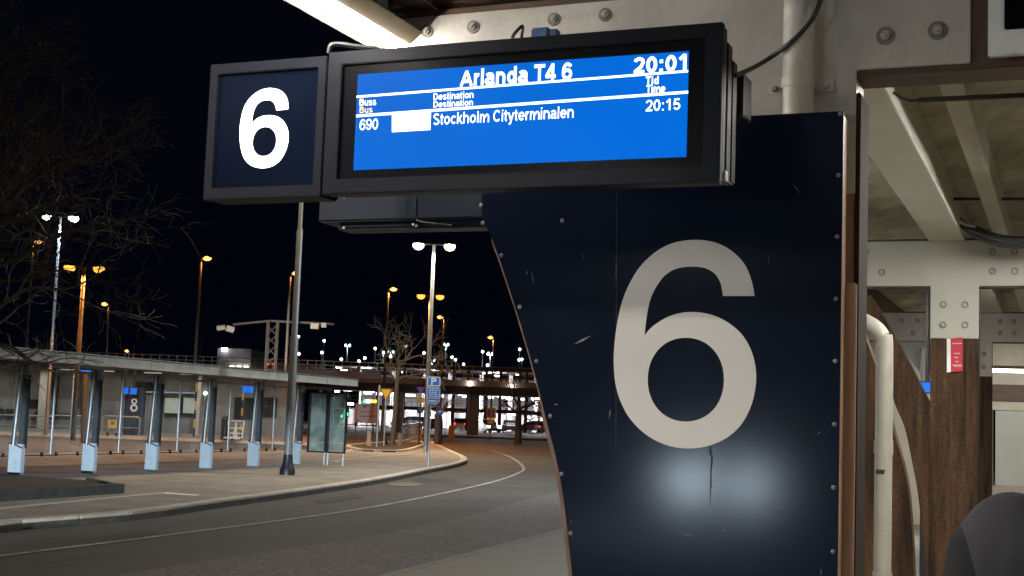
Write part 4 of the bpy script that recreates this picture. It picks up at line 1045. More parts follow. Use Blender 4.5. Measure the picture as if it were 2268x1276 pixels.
# ================================================================== BARE TREES
def tree(name, label, base, trunk_pts, trunk_r, seeds, depth, mat_, seed, spread=.75, up=.12, droop=0, k0=6, ratio=.72, minr=.006, limbs=()):
    rnd = random.Random(seed)
    t = thing(name, label, 'tree', base)
    tr_ = MB(); tr_.tube(trunk_pts, trunk_r, 10); tr_.build('trunk', mat_, t, smooth=True)
    cr = MB()
    def grow(p, d, L, r, lv):
        n = 4; pts = [p.copy()]; rr = [r]
        for i in range(n):
            d = (d + V((rnd.gauss(0, .24), rnd.gauss(0, .24), rnd.gauss(0, .2) + up * .25 - droop * (lv < 2) * .25))).normalized()
            p = p + d * (L / n); pts.append(p.copy()); rr.append(r * (1 - .38 * (i + 1) / n))
            if lv > 0 and i >= 1 and rnd.random() < .62:
                a = d.orthogonal().normalized(); a.rotate(Matrix.Rotation(rnd.random() * 2 * pi, 3, d))
                grow(p, (d + a * (spread + rnd.random() * .5)).normalized(), L * (.45 + rnd.random() * .3), rr[-1] * .6, lv - 1)
        cr.tube(pts, [max(minr, x) for x in rr], k0 if lv > 2 else (5 if lv > 1 else 3), cap=False)
        if lv > 0:
            for s in range(2):
                a = d.orthogonal().normalized(); a.rotate(Matrix.Rotation(rnd.random() * 2 * pi, 3, d))
                grow(p, (d + a * (spread * .6 + rnd.random() * .35)).normalized(), L * (ratio + rnd.random() * .12), rr[-1] * .8, lv - 1)
    for p, d, L, r in seeds: grow(V(p), V(d).normalized(), L, r, depth)
    for pl_, r0, r1 in limbs:
        q = spline(pl_, sub=4, closed=False); cr.tube(q, [r0 + (r1 - r0) * i / (len(q) - 1) for i in range(len(q))], 7, cap=False)
        for i in range(3, len(q) - 1, 2):
            d = (q[i + 1] - q[i]).normalized(); a = d.orthogonal().normalized(); a.rotate(Matrix.Rotation(rnd.random() * 2 * pi, 3, d))
            grow(q[i], (d * .7 + a * .7 + V((0, 0, .45))).normalized(), .55 + rnd.random() * .5, .016, 2)
        grow(q[-1], (q[-1] - q[-2]).normalized(), .7, r1 * .9, 2)
    cr.build('crown', mat_, t)
    return t
Yt = 24.5
tb = V((at(-250, 1000, Yt).x, Yt, 0))
def T(px, py, dy=0): return at(px, py, Yt + dy)
tree('bare_tree', 'large bare tree at the left edge with branches reaching over the shelter roof', tb, [tb, T(-225, 800), T(-150, 580), T(-90, 420)], [.22, .19, .15, .10],
     [(T(-140, 620), (.8, -.2, .55), 1.5, .09), (T(-120, 520), (.7, .3, .9), 1.5, .08), (T(-90, 430), (.35, 0, 1), 1.5, .085), (T(-160, 760), (1, -.1, .25), 1.1, .06), (T(-100, 470, .3), (.9, -.4, .35), 1.5, .07), (T(-130, 690), (.9, .5, .1), 1.2, .06), (T(-120, 560), (-.4, .3, 1), 1.4, .07)], 3, m_barkdark, 11, spread=.75, up=.1, droop=.12, ratio=.74,
     limbs=[([T(-130, 560), T(-40, 490), T(47, 420), T(75, 397), T(100, 378), T(130, 363), T(160, 356), T(180, 361), T(203, 368)], .07, .022), ([T(-95, 440), T(-30, 340), T(12, 275), T(30, 220), T(42, 170), T(60, 135)], .06, .014),
            ([T(-125, 560), T(-50, 540), T(0, 505), T(15, 480), T(5, 440), T(10, 400)], .06, .02), ([T(-130, 640), T(-30, 600), T(60, 560), T(130, 520), T(190, 500)], .06, .014), ([T(-100, 480), T(0, 430), T(60, 345), T(130, 280), T(140, 190)], .05, .012), ([T(-140, 720), T(-20, 690), T(60, 640), T(150, 640), T(230, 600)], .05, .012)])
tree('bare_tree', 'dim bare tree behind the shelter at the far left', V((at(-40, 950, 52).x, 52, 0)), [V((at(-40, 950, 52).x, 52, 0)), at(-30, 700, 52), at(-10, 560, 52)], [.28, .22, .14],
     [(at(-30, 700, 52), (.8, 0, .7), 2.5, .11), (at(-10, 560, 52), (.3, 0, 1), 2.6, .11), (at(-20, 620, 52), (.9, -.4, .4), 2.4, .1), (at(-20, 640, 52), (-.5, .3, .9), 2.4, .09)], 4, m_barkdark, 5, spread=.75, ratio=.7, minr=.011)
Yc = 68
def Tc(px, py): return at(px, py, Yc)
cb_ = Tc(869, 988)
tree('bare_tree', 'small pruned bare tree with knobbly limbs on the kerbed island', V((cb_.x, Yc, 0)), [V((cb_.x, Yc, 0)), Tc(876, 900), Tc(879, 850), Tc(884, 806)], [.14, .115, .10, .085],
     [(Tc(884, 806), (-.7, .1, .75), 1.15, .07), (Tc(882, 815), (.55, 0, .9), 1.2, .07), (Tc(880, 840), (.9, .2, .35), 1.2, .06), (Tc(882, 810), (-.15, -.3, 1), .8, .09), (Tc(880, 845), (-.9, 0, .25), .8, .07), (Tc(884, 800), (.95, -.2, .6), 1.4, .06)], 3, m_bark, 21, spread=.95, up=.25, ratio=.68, minr=.018)
Yd = 84
tree('bare_tree', 'dark bare tree in front of the lit car park near the panel edge', V((at(1148, 960, Yd).x, Yd, 0)), [V((at(1148, 960, Yd).x, Yd, 0)), at(1148, 930, Yd), at(1149, 903, Yd)], [.24, .2, .17],
     [(at(1149, 908, Yd), (.7, 0, .8), .9, .1), (at(1149, 904, Yd), (-.5, .1, 1), .9, .1), (at(1148, 912, Yd), (.95, 0, .4), .9, .08), (at(1149, 915, Yd), (-.8, 0, .45), .7, .07)], 3, m_barkblack, 31, spread=.8, ratio=.66, minr=.018)
Ye = 76
tree('bare_tree', 'thick dark trunk with cut crown behind the parking sign', V((at(971, 966, Ye).x, Ye, 0)), [V((at(971, 966, Ye).x, Ye, 0)), at(972, 935, Ye), at(970, 915, Ye)], [.24, .23, .2],
     [(at(970, 915, Ye), (-.5, 0, .8), .5, .1), (at(970, 915, Ye), (.5, 0, .8), .5, .1)], 2, m_barkdark, 41, minr=.02)

# ================================================================== VIADUCT AND CAR PARK
YV = 118
def vx(px): return at(px, 900, YV).x
def vz(px, py): return at(px, py, YV).z
zt_, zb_ = 4.70, 3.55
vd = thing('viaduct', 'dim concrete viaduct on square piers crossing in front of the lit car park', 'viaduct', V((0, YV, ROADZ)))
mb = MB(); x0, x1 = vx(-260), vx(1420)
sec = [(YV - 1.0, zt_), (YV - 1.0, zt_ - .5), (YV + 1.2, zb_), (YV + 8, zb_), (YV + 10, zt_ - .5), (YV + 10, zt_)]
mb.prism([V((x0, y, z)) for y, z in sec], (x1 - x0, 0, 0)); mb.build('deck', m_conc, vd)
mb = MB(); mb.box(((vx(-260) + vx(840)) / 2, YV - 1.12, zt_ + .12), (vx(840) - vx(-260), .22, .62)); mb.build('parapet', mat('parapet_concrete', (.5, .47, .56), .8, var=.15, scale=.8), vd)  # lavender lamp light on the parapet is put into its colour
mb = MB()
x = x0
while x < x1:
    mb.box((x, YV - 1.1, zt_ + .62), (.05, .05, 1.2)); x += .75
for z in (.55, .85, 1.2): mb.box(((x0 + x1) / 2, YV - 1.1, zt_ + z), (x1 - x0, .04, .06))
mb.build('railing', m_galv, vd)
for a, b in ((866, 889), (1034, 1060), (600, 622), (1330, 1356)):
    mb = MB(); xa, xb = vx(a), vx(b)
    mb.box(((xa + xb) / 2, YV + 2.5, (zb_ + ROADZ) / 2), (xb - xa, 1.1, zb_ - ROADZ)); mb.build('pier', m_conc, vd, bevel=.05)
for px, py in ((1040, 851), (1132, 857)):
    p = V((vx(px), YV - .7, vz(px, py))); mb = MB(); mb.ball(p, .16, .12, .16, 5); mb.build('deck_light', e_park, vd)
    lamp('deck_lamp', 'POINT', p + V((0, -.4, 0)), 30, (1, .9, .75), vd, .1)

YG = 165
def gx(px): return at(px, 900, YG).x
gr = thing('parking_garage', 'brightly lit open parking garage seen beneath and above the viaduct', 'parking garage', V((0, YG, ROADZ)))
xa, xb = gx(722), gx(1440); DG = 34
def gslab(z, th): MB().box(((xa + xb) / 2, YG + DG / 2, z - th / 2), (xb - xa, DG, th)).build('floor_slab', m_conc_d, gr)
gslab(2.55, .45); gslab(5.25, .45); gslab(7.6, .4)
mb = MB(); mb.box(((xa + xb) / 2, YG + DG + .2, 3.7), (xb - xa, .3, 7.6)); mb.build('back_wall', m_garwall, gr)
mb = MB(); mb.box(((xa + xb) / 2, YG + 15, 1.0), (xb - xa, .3, 2.0)); mb.build('inner_wall', m_garwall, gr)
rnd = random.Random(3)
for px in (735, 790, 836, 893, 948, 1003, 1035, 1075, 1107, 1150, 1165, 1222, 1300, 1400):
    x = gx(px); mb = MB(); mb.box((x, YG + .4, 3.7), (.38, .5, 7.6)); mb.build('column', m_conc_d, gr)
for px in (770, 850, 925, 985, 1060, 1130, 1190):
    x = gx(px); mb = MB(); mb.box((x, YG + 12, 3.7), (.5, .5, 7.6)); mb.build('column', m_garwall, gr)
mb = MB(); x = xa
while x < xb:
    for z in (2.55, 5.25): mb.box((x, YG + .05, z + .5), (.05, .05, 1.0))
    x += .55 + rnd.random() * .4
for z in (3.1, 3.55, 5.8, 6.25): mb.box(((xa + xb) / 2, YG + .05, z), (xb - xa, .05, .06))
mb.build('railing', m_galv, gr)
mb = MB(); x = xa
while x < xb:
    mb.box((x, YG - .3, 2.6), (.07, .07, 5.2)); x += .8 + rnd.random() * 2.2
mb.build('frame_bars', m_dark, gr)
nl = 0
for lv, zc_ in ((2, 4.78), (3, 7.15), (1, 2.08)):
    for r in range(4):
        x = xa + rnd.random() * 2
        while x < xb:
            if nl < 98 and rnd.random() < (.97 if lv == 2 else .4):
                w = (.35 + rnd.random() * 1.2) * (.6 if lv == 3 else 1)
                MB().box((x, YG + 2 + r * 4.2 + rnd.random(), zc_ - rnd.random() * (.12 if lv != 2 else .75)), (w, .5, (.16, .26, .14)[lv - 1])).build('ceiling_light', e_gar, gr); nl += 1
            x += (1.5 if lv == 2 else 3) + rnd.random() * 3.2
for px in (790, 950, 1100, 1250):
    for z, pw in ((1.7, 3600), (4.2, 5200), (7.0, 1500)):
        lamp('ceiling_lamp', 'POINT', V((gx(px), YG + 6, z)), pw, (.98, .96, 1), gr, .3)
# things on the roof of the garage : building with a floodlight left of the mast
fb = thing('far_building', 'dim flat far building with one white floodlight at its corner', 'building', V((at(535, 790, 190).x, 190, ROADZ)))
xl, xr = at(481, 790, 190).x, at(556, 790, 190).x; zt2_ = at(520, 772, 190).z
MB().box(((xl + xr) / 2, 195, zt2_ / 2), (xr - xl, 10, zt2_)).build('wall', m_pale, fb)
p = at(497, 774, 189.5); MB().box(p, (.75, .2, .45)).build('floodlight', e_cool, fb)
lamp('flood_lamp', 'POINT', p + V((2, -1.2, -.3)), 40, (.9, .85, 1), fb, .2)
for px in (514, 529, 545): MB().box(at(px, 815, 189.7), (.6, .25, .55)).build('lit_window', e_park, fb)
# mast with traffic cameras
ym = 92
ms = thing('camera_mast', 'lattice mast with two arms carrying pale camera boxes above the shelter roof', 'camera mast', V((at(600, 940, ym).x, ym, ROADZ)))
mb = MB(); xl, xr = at(590, 760, ym).x, at(611, 760, ym).x; zt_m = at(600, 712, ym).z
for x in (xl, xr):
    for y in (ym, ym + .6): mb.box((x, y, zt_m / 2), (.10, .10, zt_m))
z = 1.0; f_ = 1
while z < zt_m - .4:
    mb.bar((xl, ym, z), (xr, ym, z + .7), .05, .05); mb.bar((xr, ym, z), (xl, ym, z + .7), .05, .05); z += .7
m_mast = mat('mast_steel', (.13, .13, .125), .6, var=.2)
mb.build('lattice_tower', m_mast, ms)
mb = MB(); mb.bar(at(516, 719, ym), at(598, 711, ym), .14, .14); mb.bar(at(600, 711, ym), at(740, 718, ym), .14, .14); mb.build('mast_arm', m_mast, ms)
for (a, b) in (((480, 498), (728, 722)),):
    MB().tube([at(481, 727, ym), at(499, 725, ym)], .18, 10).build('camera', m_white, ms)
MB().bar(at(503, 727, ym), at(517, 731, ym), .5, .40).build('camera_box', m_white, ms)
MB().bar(at(689, 722, ym), at(706, 723, ym), .4, .38).build('camera_box', m_white, ms)
MB().bar(at(712, 720, ym), at(723, 721, ym), .3, .3).build('camera_box', m_white, ms)
p = at(600, 738, ym - 1.2); lamp('mast_fill', 'SPOT', at(600, 790, ym - 9), 2200, (1, .95, .85), ms, .2, at(600, 718, ym), radians(60), .6)  # added spot with no fitting, lights the mast arms from below

# cars
def make_car(label, loc, rz, paint=None, head=False, tail=False):
    t = thing('parked_car', label, 'car', loc, rz, 'cars at the viaduct and car park')
    paint = paint or m_car
    L, Wd = 4.4, 1.76
    lo = [(-2.2, .35), (-2.15, .78), (-1.95, .93), (-1.1, .98), (1.0, .95), (1.9, .82), (2.17, .62), (2.2, .35), (1.75, .25), (-1.75, .25)]
    mb = MB(); mb.prism([V((-Wd / 2, y, z)) for y, z in lo], (Wd, 0, 0)); mb.build('body', paint, t, bevel=.05, local=True, smooth=True)
    up_ = [(-1.95, .95), (-1.55, 1.40), (-.9, 1.47), (.1, 1.44), (1.05, .96)]
    mb = MB(); w = Wd / 2 - .14
    mb.prism([V((-w, y, z)) for y, z in up_], (2 * w, 0, 0)); mb.build('windows', m_gwin, t, bevel=.03, local=True)
    mb = MB(); mb.prism([V((-w - .01, y, z)) for y, z in ((-1.5, 1.40), (-.9, 1.49), (.1, 1.46), (.12, 1.41), (-.9, 1.43))], (2 * w + .02, 0, 0)); mb.build('roof', paint, t, local=True)
    for x in (-.78, .78):
        for y in (-1.35, 1.35):
            wh = MB().tube([V((x - .1, y, .32)), V((x + .1, y, .32))], .32, 16).build('wheel', m_tyre, t, local=True)
            MB().tube([V((x - .11, y, .32)), V((x + .11, y, .32))], .19, 10).build('rim', m_galv, wh, local=True)
    for x in (-.62, .62):
        MB().box((x, 2.13, .70), (.34, .16, .14)).build('headlight', e_headl if head else m_white, t, local=True)
        MB().box((x * 1.1, -2.13, .80), (.26, .10, .16)).build('tail_light', e_tail if tail else m_redrim, t, local=True)
    return t
xc = at(650, 810, YV + 1).x
car = make_car('pinkish silver car with red tail light driving over the viaduct', V((xc, YV + 1.2, zt_ + .01)), radians(-62), tail=True)
xq = gx(1092)
c2 = make_car('grey car facing out with one bright headlight under the viaduct', V((at(1080, 945, 150).x, 150, ROADZ)), radians(200), head=True)
for i, (px, Y, r, lb) in enumerate(((905, 168, 90, 'dark car parked inside the garage right of the leaning tree'), (935, 168, 80, 'dark car in the garage behind the parking sign pole'), (1020, 169, 0, 'car in the garage left of the wide concrete pier'), (1128, 168, 180, 'car in the garage right of the dark thin pier'), (1175, 168, 90, 'car in the garage just left of the navy panel edge'), (1205, 169, 0, 'car in the garage touching the edge of the navy panel'))):
    k = dup(car, V((at(px, 945, Y).x, Y, ROADZ)), radians(r), lb)
    for ch in k.children:
        if ch.name.startswith('tail'): pass

# ================================================================== SIGNS AND SMALL THINGS NEAR THE ISLAND TIP
def sign_pole(t, p, h, r=.035, m=m_galv): MB().tube([V((p.x, p.y, p.z)), V((p.x, p.y, p.z + h))], r, 8).build('pole', m, t, smooth=True)
def plate_at(px0, py0, px1, py1, Y, m, t, nm='plate', th=.03, dy=0):
    a = at(px0, py0, Y); b = at(px1, py1, Y)
    return MB().box(((a.x + b.x) / 2, Y + dy, (a.z + b.z) / 2), (abs(b.x - a.x), th, abs(a.z - b.z))).build(nm, m, t)
pp_ = post_xy(948, 1033); YP = pp_.y - .06
sg = thing('parking_sign', 'blue parking sign with white P and text plates on a thin pole', 'parking sign', pp_)
sign_pole(sg, pp_, at(962, 833, YP).z)
fp = plate_at(947, 834, 975, 856, YP, m_blue, sg)
a, b = at(947, 834, YP), at(975, 856, YP)
mb = MB()
cx, cz = (a.x + b.x) / 2, (a.z + b.z) / 2; hh = (a.z - b.z)
put_text(mb, 'P', lambda s, t: V((cx + (s - .5) * hh * .55, YP - .017, cz + (t - .5) * hh * .72)), 0, .2)
def border(mb, a, b, w, Y):
    for q in ((a.x, a.x + w, a.z, b.z), (b.x - w, b.x, a.z, b.z), (a.x, b.x, a.z, a.z - w), (a.x, b.x, b.z + w, b.z)):
        mb.sheet([V((q[0], Y, q[2])), V((q[1], Y, q[2])), V((q[1], Y, q[3])), V((q[0], Y, q[3]))])
border(mb, a, b, .025, YP - .0165); mb.build('letter', m_white, fp)
for y0, y1, n in ((857, 884, 5), (886, 895, 1)):
    tp = plate_at(946, y0, 974 if n > 1 else 970, y1, YP, m_blue, sg, 'text_plate')
    a, b = at(946, y0, YP), at(974 if n > 1 else 970, y1, YP); mb = MB(); rnd = random.Random(n); border(mb, a, b, .015, YP - .0165)
    for k in range(n):
        z = a.z + (b.z - a.z) * (k + .6) / (n + .3); x = a.x + .06
        while x < b.x - .08:
            w = .03 + rnd.random() * .05; mb.sheet([V((x, YP - .0175, z)), V((min(x + w, b.x - .05), YP - .0175, z)), V((min(x + w, b.x - .05), YP - .0175, z + .035)), V((x, YP - .0175, z + .035))]); x += w + .02
    mb.build('lettering', mat('pale_print', (.45, .5, .6), .5, var=.1), tp)
def tri_sign(name, label, px, py, half, Y, foot, m_face, m_rim, rim=.16):
    c = at(px, py, Y); h = half * Y / FPX
    t = thing(name, label, 'road sign', V((c.x, Y, foot)))
    MB().tube([V((c.x, Y + .03, foot)), V((c.x, Y + .03, c.z + h * .5))], .035, 8).build('pole', m_galv, t, smooth=True)
    P_ = [V((c.x - h, Y, c.z + h * .87)), V((c.x + h, Y, c.z + h * .87)), V((c.x, Y, c.z - h * .95))]
    cen = (P_[0] + P_[1] + P_[2]) / 3
    MB().prism(P_, (0, .015, 0)).build('rim', m_rim, t)
    MB().prism([cen + (q - cen) * (1 - rim * 2) - V((0, .004, 0)) for q in P_], (0, .003, 0)).build('face', m_face, t)
    return t
tri_sign('yield_sign', 'yellow downward triangle sign left of the small bare tree', 855, 874, 16, 66, ROADZ + .15, m_yellow, mat('dark_amber_rim', (.16, .07, .02), .5, var=.1))
tri_sign('yield_sign', 'purple backed triangle sign between tree and parking sign', 932, 866, 10, 72, ROADZ + .1, mat('violet_sign_face', (.2, .12, .5), .5, var=.05), mat('violet_sign_rim', (.12, .06, .3), .5, var=.05))
def round_sign(name, label, px, py, rp, Y, foot, m_rim, m_face, slash=False):
    c = at(px, py, Y); r = rp * Y / FPX; t = thing(name, label, 'road sign', V((c.x, Y, foot)))
    MB().tube([V((c.x, Y + .05, foot)), V((c.x, Y + .05, c.z))], .035, 8).build('pole', m_dark, t, smooth=True)
    MB().tube([V((c.x, Y, c.z)), V((c.x, Y + .02, c.z))], r, 24).build('rim', m_rim, t)
    MB().tube([V((c.x, Y - .006, c.z)), V((c.x, Y - .002, c.z))], r * .62 if slash else r * .9, 20).build('face', m_face, t)
    return t, c, r
ns, c, r = round_sign('no_parking_sign', 'blue round no parking sign on yellow board under the viaduct', 1088, 915, 9.5, 100, ROADZ, m_redrim, m_blue, True)
MB().box((c.x, 100.03, c.z), (.72, .02, .8)).build('backing_board', m_yellow, ns); MB().box((c.x - .02, 100.0, c.z - .62), (.5, .02, .36)).build('text_plate', m_yellow, ns)
bs_, c, r = round_sign('mandatory_sign', 'blue round sign with white arrow right of the parking sign', 975, 912, 8, 74, ROADZ, m_blue, m_blue)
mb = MB(); mb.bar(V((c.x + r * .55, 73.985, c.z)), V((c.x - r * .2, 73.985, c.z)), .004, .07); mb.sheet([V((c.x - r * .6, 73.985, c.z)), V((c.x - r * .15, 73.985, c.z + .09)), V((c.x - r * .15, 73.985, c.z - .09))]); mb.build('arrow', m_white, bs_)
round_sign('round_sign', 'orange and black round sign under the purple triangle', 932, 886, 8, 71.9, ROADZ + .1, m_yellow, mat('amber_face', (.35, .2, .03), .5, var=.4, scale=8))
round_sign('round_sign', 'dark back of a round sign below the orange round sign', 930, 909, 7.5, 71.8, ROADZ + .1, m_dark, m_dark)
# thin grey pole left of the yield sign
pz_ = post_xy(834, 993); t = thing('sign_post', 'bare thin grey post on the kerbed island left of the yield sign', 'sign post', pz_); MB().tube([pz_, pz_ + Z * (at(839, 853, pz_.y).z)], .045, 8).build('post', m_galv, t, smooth=True)
# bollards
def bollard(name, label, px, py, h, r0, r1, m):
    p = post_xy(px, py); t = thing(name, label, 'bollard', p)
    MB().tube([p, p + Z * h * .35, p + Z * h * .45, p + Z * h * .97, p + Z * h], [r0, r0, r1, r1, r1 * .7], 14).build('post', m, t, smooth=True); return t
bollard('concrete_bollard', 'pale concrete bollard with a narrow neck on the kerbed island', 816, 990, .72, .13, .10, m_conc)
bollard('concrete_bollard', 'weathered squat concrete bollard at the railing end', 884, 990, .66, .11, .10, mat('old_concrete', (.2, .18, .14), .85, var=.3, scale=6))
bollard('dark_cone', 'dark pointed post base under the yield sign', 853, 987, .62, .12, .05, m_dark)
# railing of flat uprights
rl = thing('pedestrian_railing', 'grey railing of close upright bars curving beyond the bare tree', 'railing', post_xy(890, 983))
ra, rb = post_xy(890, 984), post_xy(932, 968)
for k in range(15):
    p = ra.lerp(rb, k / 14); MB().box(p + Z * .52, (.06, .04, 1.04)).build('upright', m_pole, rl)
mb = MB(); mb.bar(ra + Z * 1.05, rb + Z * 1.05, .05, .05); mb.bar(ra + Z * .15, rb + Z * .15, .04, .04); mb.build('top_rail', m_galv, rl)
yb = post_xy(929, 972); t = thing('yellow_post', 'small yellow marker post at the far end of the grey railing', 'marker post', yb); mb = MB(); mb.tube([yb, yb + Z * .7], .14, 10); mb.build('post', m_yellow, t); mb = MB(); mb.box(yb + V((0, -.15, .5)), (.2, .02, .2)); mb.build('plate', m_redrim, t)
ob = V((at(1000, 955, 100).x, 100, ROADZ)); t = thing('barrier_post', 'small orange utility box beyond the kerb tip under the viaduct', 'utility box', ob); MB().box(ob + Z * .5, (.42, .4, 1.0)).build('box', mat('amber_paint', (.4, .2, .03), .6, var=.15), t, bevel=.03); MB().box(ob + Z * 1.03, (.46, .44, .06)).build('lid', m_bolt, t)
# pink-lit information board on legs, with a lit message sign above
Yb = 104
ib = thing('information_board', 'pale pinkish information board on legs right of the shelter end', 'information board', V((at(810, 945, Yb).x, Yb, ROADZ)))
plate_at(787, 894, 838, 938, Yb, mat('pinkish_board', (.8, .72, .78), .6, var=.1), ib, 'board', .08)
mb = MB(); rnd = random.Random(9)
for y0, xs, xe, dk in ((900, 804, 812, 3), (899, 815, 832, 1), (912, 798, 829, .9), (922, 797, 831, 1.2), (932, 791, 793, 2.4)):
    x = xs
    while x < xe:
        w = 1 + rnd.random() * 2.5; a = at(x, y0 - dk, Yb - .045); b = at(x + w, y0 + dk, Yb - .045)
        mb.sheet([a, V((b.x, a.y, a.z)), b, V((a.x, b.y, b.z))]); x += w + 1.4
mb.build('lettering', mat('dull_print', (.10, .06, .08), .6, var=.3), ib)
for px in (788, 812, 838): MB().tube([V((at(px, 940, Yb).x, Yb + .1, ROADZ)), V((at(px, 940, Yb).x, Yb + .1, at(px, 930, Yb).z))], .05, 6).build('leg', m_bolt, ib)
Yt_ = 112
ts = thing('signal_sign', 'row of green white and amber signal lamps above the pinkish board', 'signal', V((at(806, 940, Yt_).x, Yt_, ROADZ)))
MB().tube([V((at(826, 940, Yt_).x, Yt_ + .2, ROADZ)), V((at(826, 940, Yt_).x, Yt_ + .2, at(826, 882, Yt_).z))], .07, 8).build('pole', m_dark, ts)
plate_at(803, 884, 842, 894, Yt_, m_dark, ts, 'housing', .2)
for x0_, x1_, m in ((804.5, 808.5, e_green), (810, 820, e_park), (822, 834, e_amber), (838, 841, e_green)): plate_at(x0_, 885.5, x1_, 892.5, Yt_, m, ts, 'signal_lamp', .04, -.12)
for lbl, px, py in (('green pedestrian signal at the road beyond the shelter end, lower of two', 757, 922), ('green pedestrian signal beside its lower twin beyond the shelter end', 769, 917.5)):
    c = at(px, py, 108); t = thing('traffic_light', lbl, 'traffic light', V((c.x, 108, ROADZ)))
    MB().tube([V((c.x, 108.1, ROADZ)), V((c.x, 108.1, c.z + .4))], .06, 8).build('pole', m_dark, t); MB().box(c + V((0, .02, .2)), (.3, .14, .95)).build('housing', m_dark, t)
    MB().tube([c - V((0, .07, 0)), c - V((0, .05, 0))], .12, 12).build('green_lens', e_green, t)
    lamp('signal_light', 'POINT', c - V((0, .4, 0)), 8, (.1, 1, .4), t, .1)
plate_at(766, 892, 783, 897, 130, e_cool, thing('lit_strip', 'white lit strip sign left of the pinkish board', 'lit sign', at(774, 894, 130)), 'strip', .1)
for i_, q in enumerate(()): pass

# low kerb and verge under the viaduct
struct(MB().box((at(1180, 956, 112).x, 112, ROADZ + .04), (24, 4, .12)).build('verge', m_soil))
struct(MB().box((at(1180, 956, 112).x, 115.5, ROADZ + .07), (26, 3, .14)).build('verge_kerb', m_kerb))

# ================================================================== OPPOSITE PLATFORM, SEEN THROUGH THE SHELTER
YO = 66
op = MB().prism([V((at(-160, 966, YO).x, YO, -.0)), V((at(690, 966, YO).x, YO + 2, 0)), V((at(700, 950, 92).x, 92, 0)), V((-50, 92, 0))], (0, 0, -.3)).build('opposite_platform', m_pave); struct(op)
struct(MB().bar(V((at(-160, 966, YO).x, YO - .1, -.06)), V((at(690, 966, YO).x, YO + 1.9, -.06)), .2, .14).build('opposite_kerb', m_kerb))
YW = 80
tw = thing('terminal_building', 'low pale terminal building with dark openings across the bus road behind the shelter', 'building', V((at(300, 930, YW).x, YW, 0)))
xl, xr = at(-200, 900, YW).x, at(636, 900, YW).x
MB().box(((xl + xr) / 2, YW + 3, 1.75), (xr - xl, 6, 3.5)).build('wall', m_pale, tw)
MB().box(((xl + xr) / 2, YW + 1.6, 3.56), (xr - xl + .6, 10, .12)).build('roof', m_conc_d, tw)
for i, (a, b, y0, y1) in enumerate(((66, 96, 884, 906), (168, 184, 882, 906), (0, 28, 905, 930), (110, 165, 915, 930), (300, 352, 845, 872), (520, 560, 880, 930), (580, 612, 880, 925))):
    A_, B_ = at(a, y0, YW - .05), at(b, y1, YW - .05)
    MB().box(((A_.x + B_.x) / 2, YW - .02, (A_.z + B_.z) / 2), (B_.x - A_.x, .08, A_.z - B_.z)).build('window', m_gwin, tw)
for a, b in ((90, 107), (163, 172), (440, 447)):
    A_ = at(a, 850, YW - 1); B_ = at(b, 850, YW - 1); MB().box(((A_.x + B_.x) / 2, YW - 1, 1.7), (B_.x - A_.x, .3, 3.4)).build('column', m_plate, tw)
mb = MB()
for a, b, y0, y1 in ((128, 118, 832, 925), (70, 100, 930, 895), (190, 180, 850, 925)):
    mb.bar(at(a, y0, YW - .8), at(b, y1, YW - .8), .3, .2)
mb.build('brace', m_timber, tw)
# guard rails
def hoop(label, pxa, pxb, ytop, ybot, Y):
    a, b = at(pxa, ybot, Y), at(pxb, ybot, Y); zt = at(pxa, ytop, Y).z
    t = thing('guard_rail', label, 'guard rail', V((a.x, Y, 0)), 0, 'white tubular guard rails on the opposite platform')
    A_, B_ = V((a.x, Y, 0)), V((b.x, Y, 0)); r = .12
    pts = [A_, A_ + Z * (zt - r), A_ + V((r * .3, 0, zt - r * .3)), A_ + V((r, 0, zt)), B_ + V((-r, 0, zt)), B_ + V((-r * .3, 0, zt - r * .3)), B_ + Z * (zt - r), B_]
    MB().tube(pts, .035, 8).build('hoop', m_bolt, t, smooth=True)
    MB().bar(A_ + Z * zt * .45, B_ + Z * zt * .45, .04, .04).build('mid_bar', m_bolt, t); return t
hoop('long white guard rail behind the first shelter bays', -40, 116, 917, 962, 67.2)
hoop('white guard rail beside the bent downpipe behind the shelter', 104, 206, 919, 962, 67.5)
hoop('white guard rail standing in front of the number 8 pillar', 226, 308, 921, 964, 67)
hoop('narrow white guard rail right of the lit posters', 445, 462, 926, 964, 67)
# pillar 8
Y8 = 71
p8 = thing('platform_pillar', 'navy platform pillar with pale figure 8 behind the shelter', 'platform sign', V((at(298, 940, Y8).x, Y8, 0)))
a, b = at(280, 858, Y8), at(318, 940, Y8)
MB().box(((a.x + b.x) / 2, Y8, a.z / 2), (b.x - a.x, .3, a.z)).build('pillar', mat('navy_pillar', (.012, .02, .05), .4, var=.1), p8, bevel=.02)
c = at(297, 896, Y8 - .152); mb = MB()
for dz, r in ((.165, .155), (-.175, .20)):
    o = [V((c.x + r * cos(2 * pi * k / 24), c.y, c.z + dz + r * sin(2 * pi * k / 24))) for k in range(24)]; h = [V((c.x + r * .5 * cos(2 * pi * k / 24), c.y, c.z + dz + r * .5 * sin(2 * pi * k / 24))) for k in range(24)]
    mb.prism(o, (0, .0015 + (.0004 if r > .17 else 0), 0), [h])
mb.build('figure', m_figure, p8)
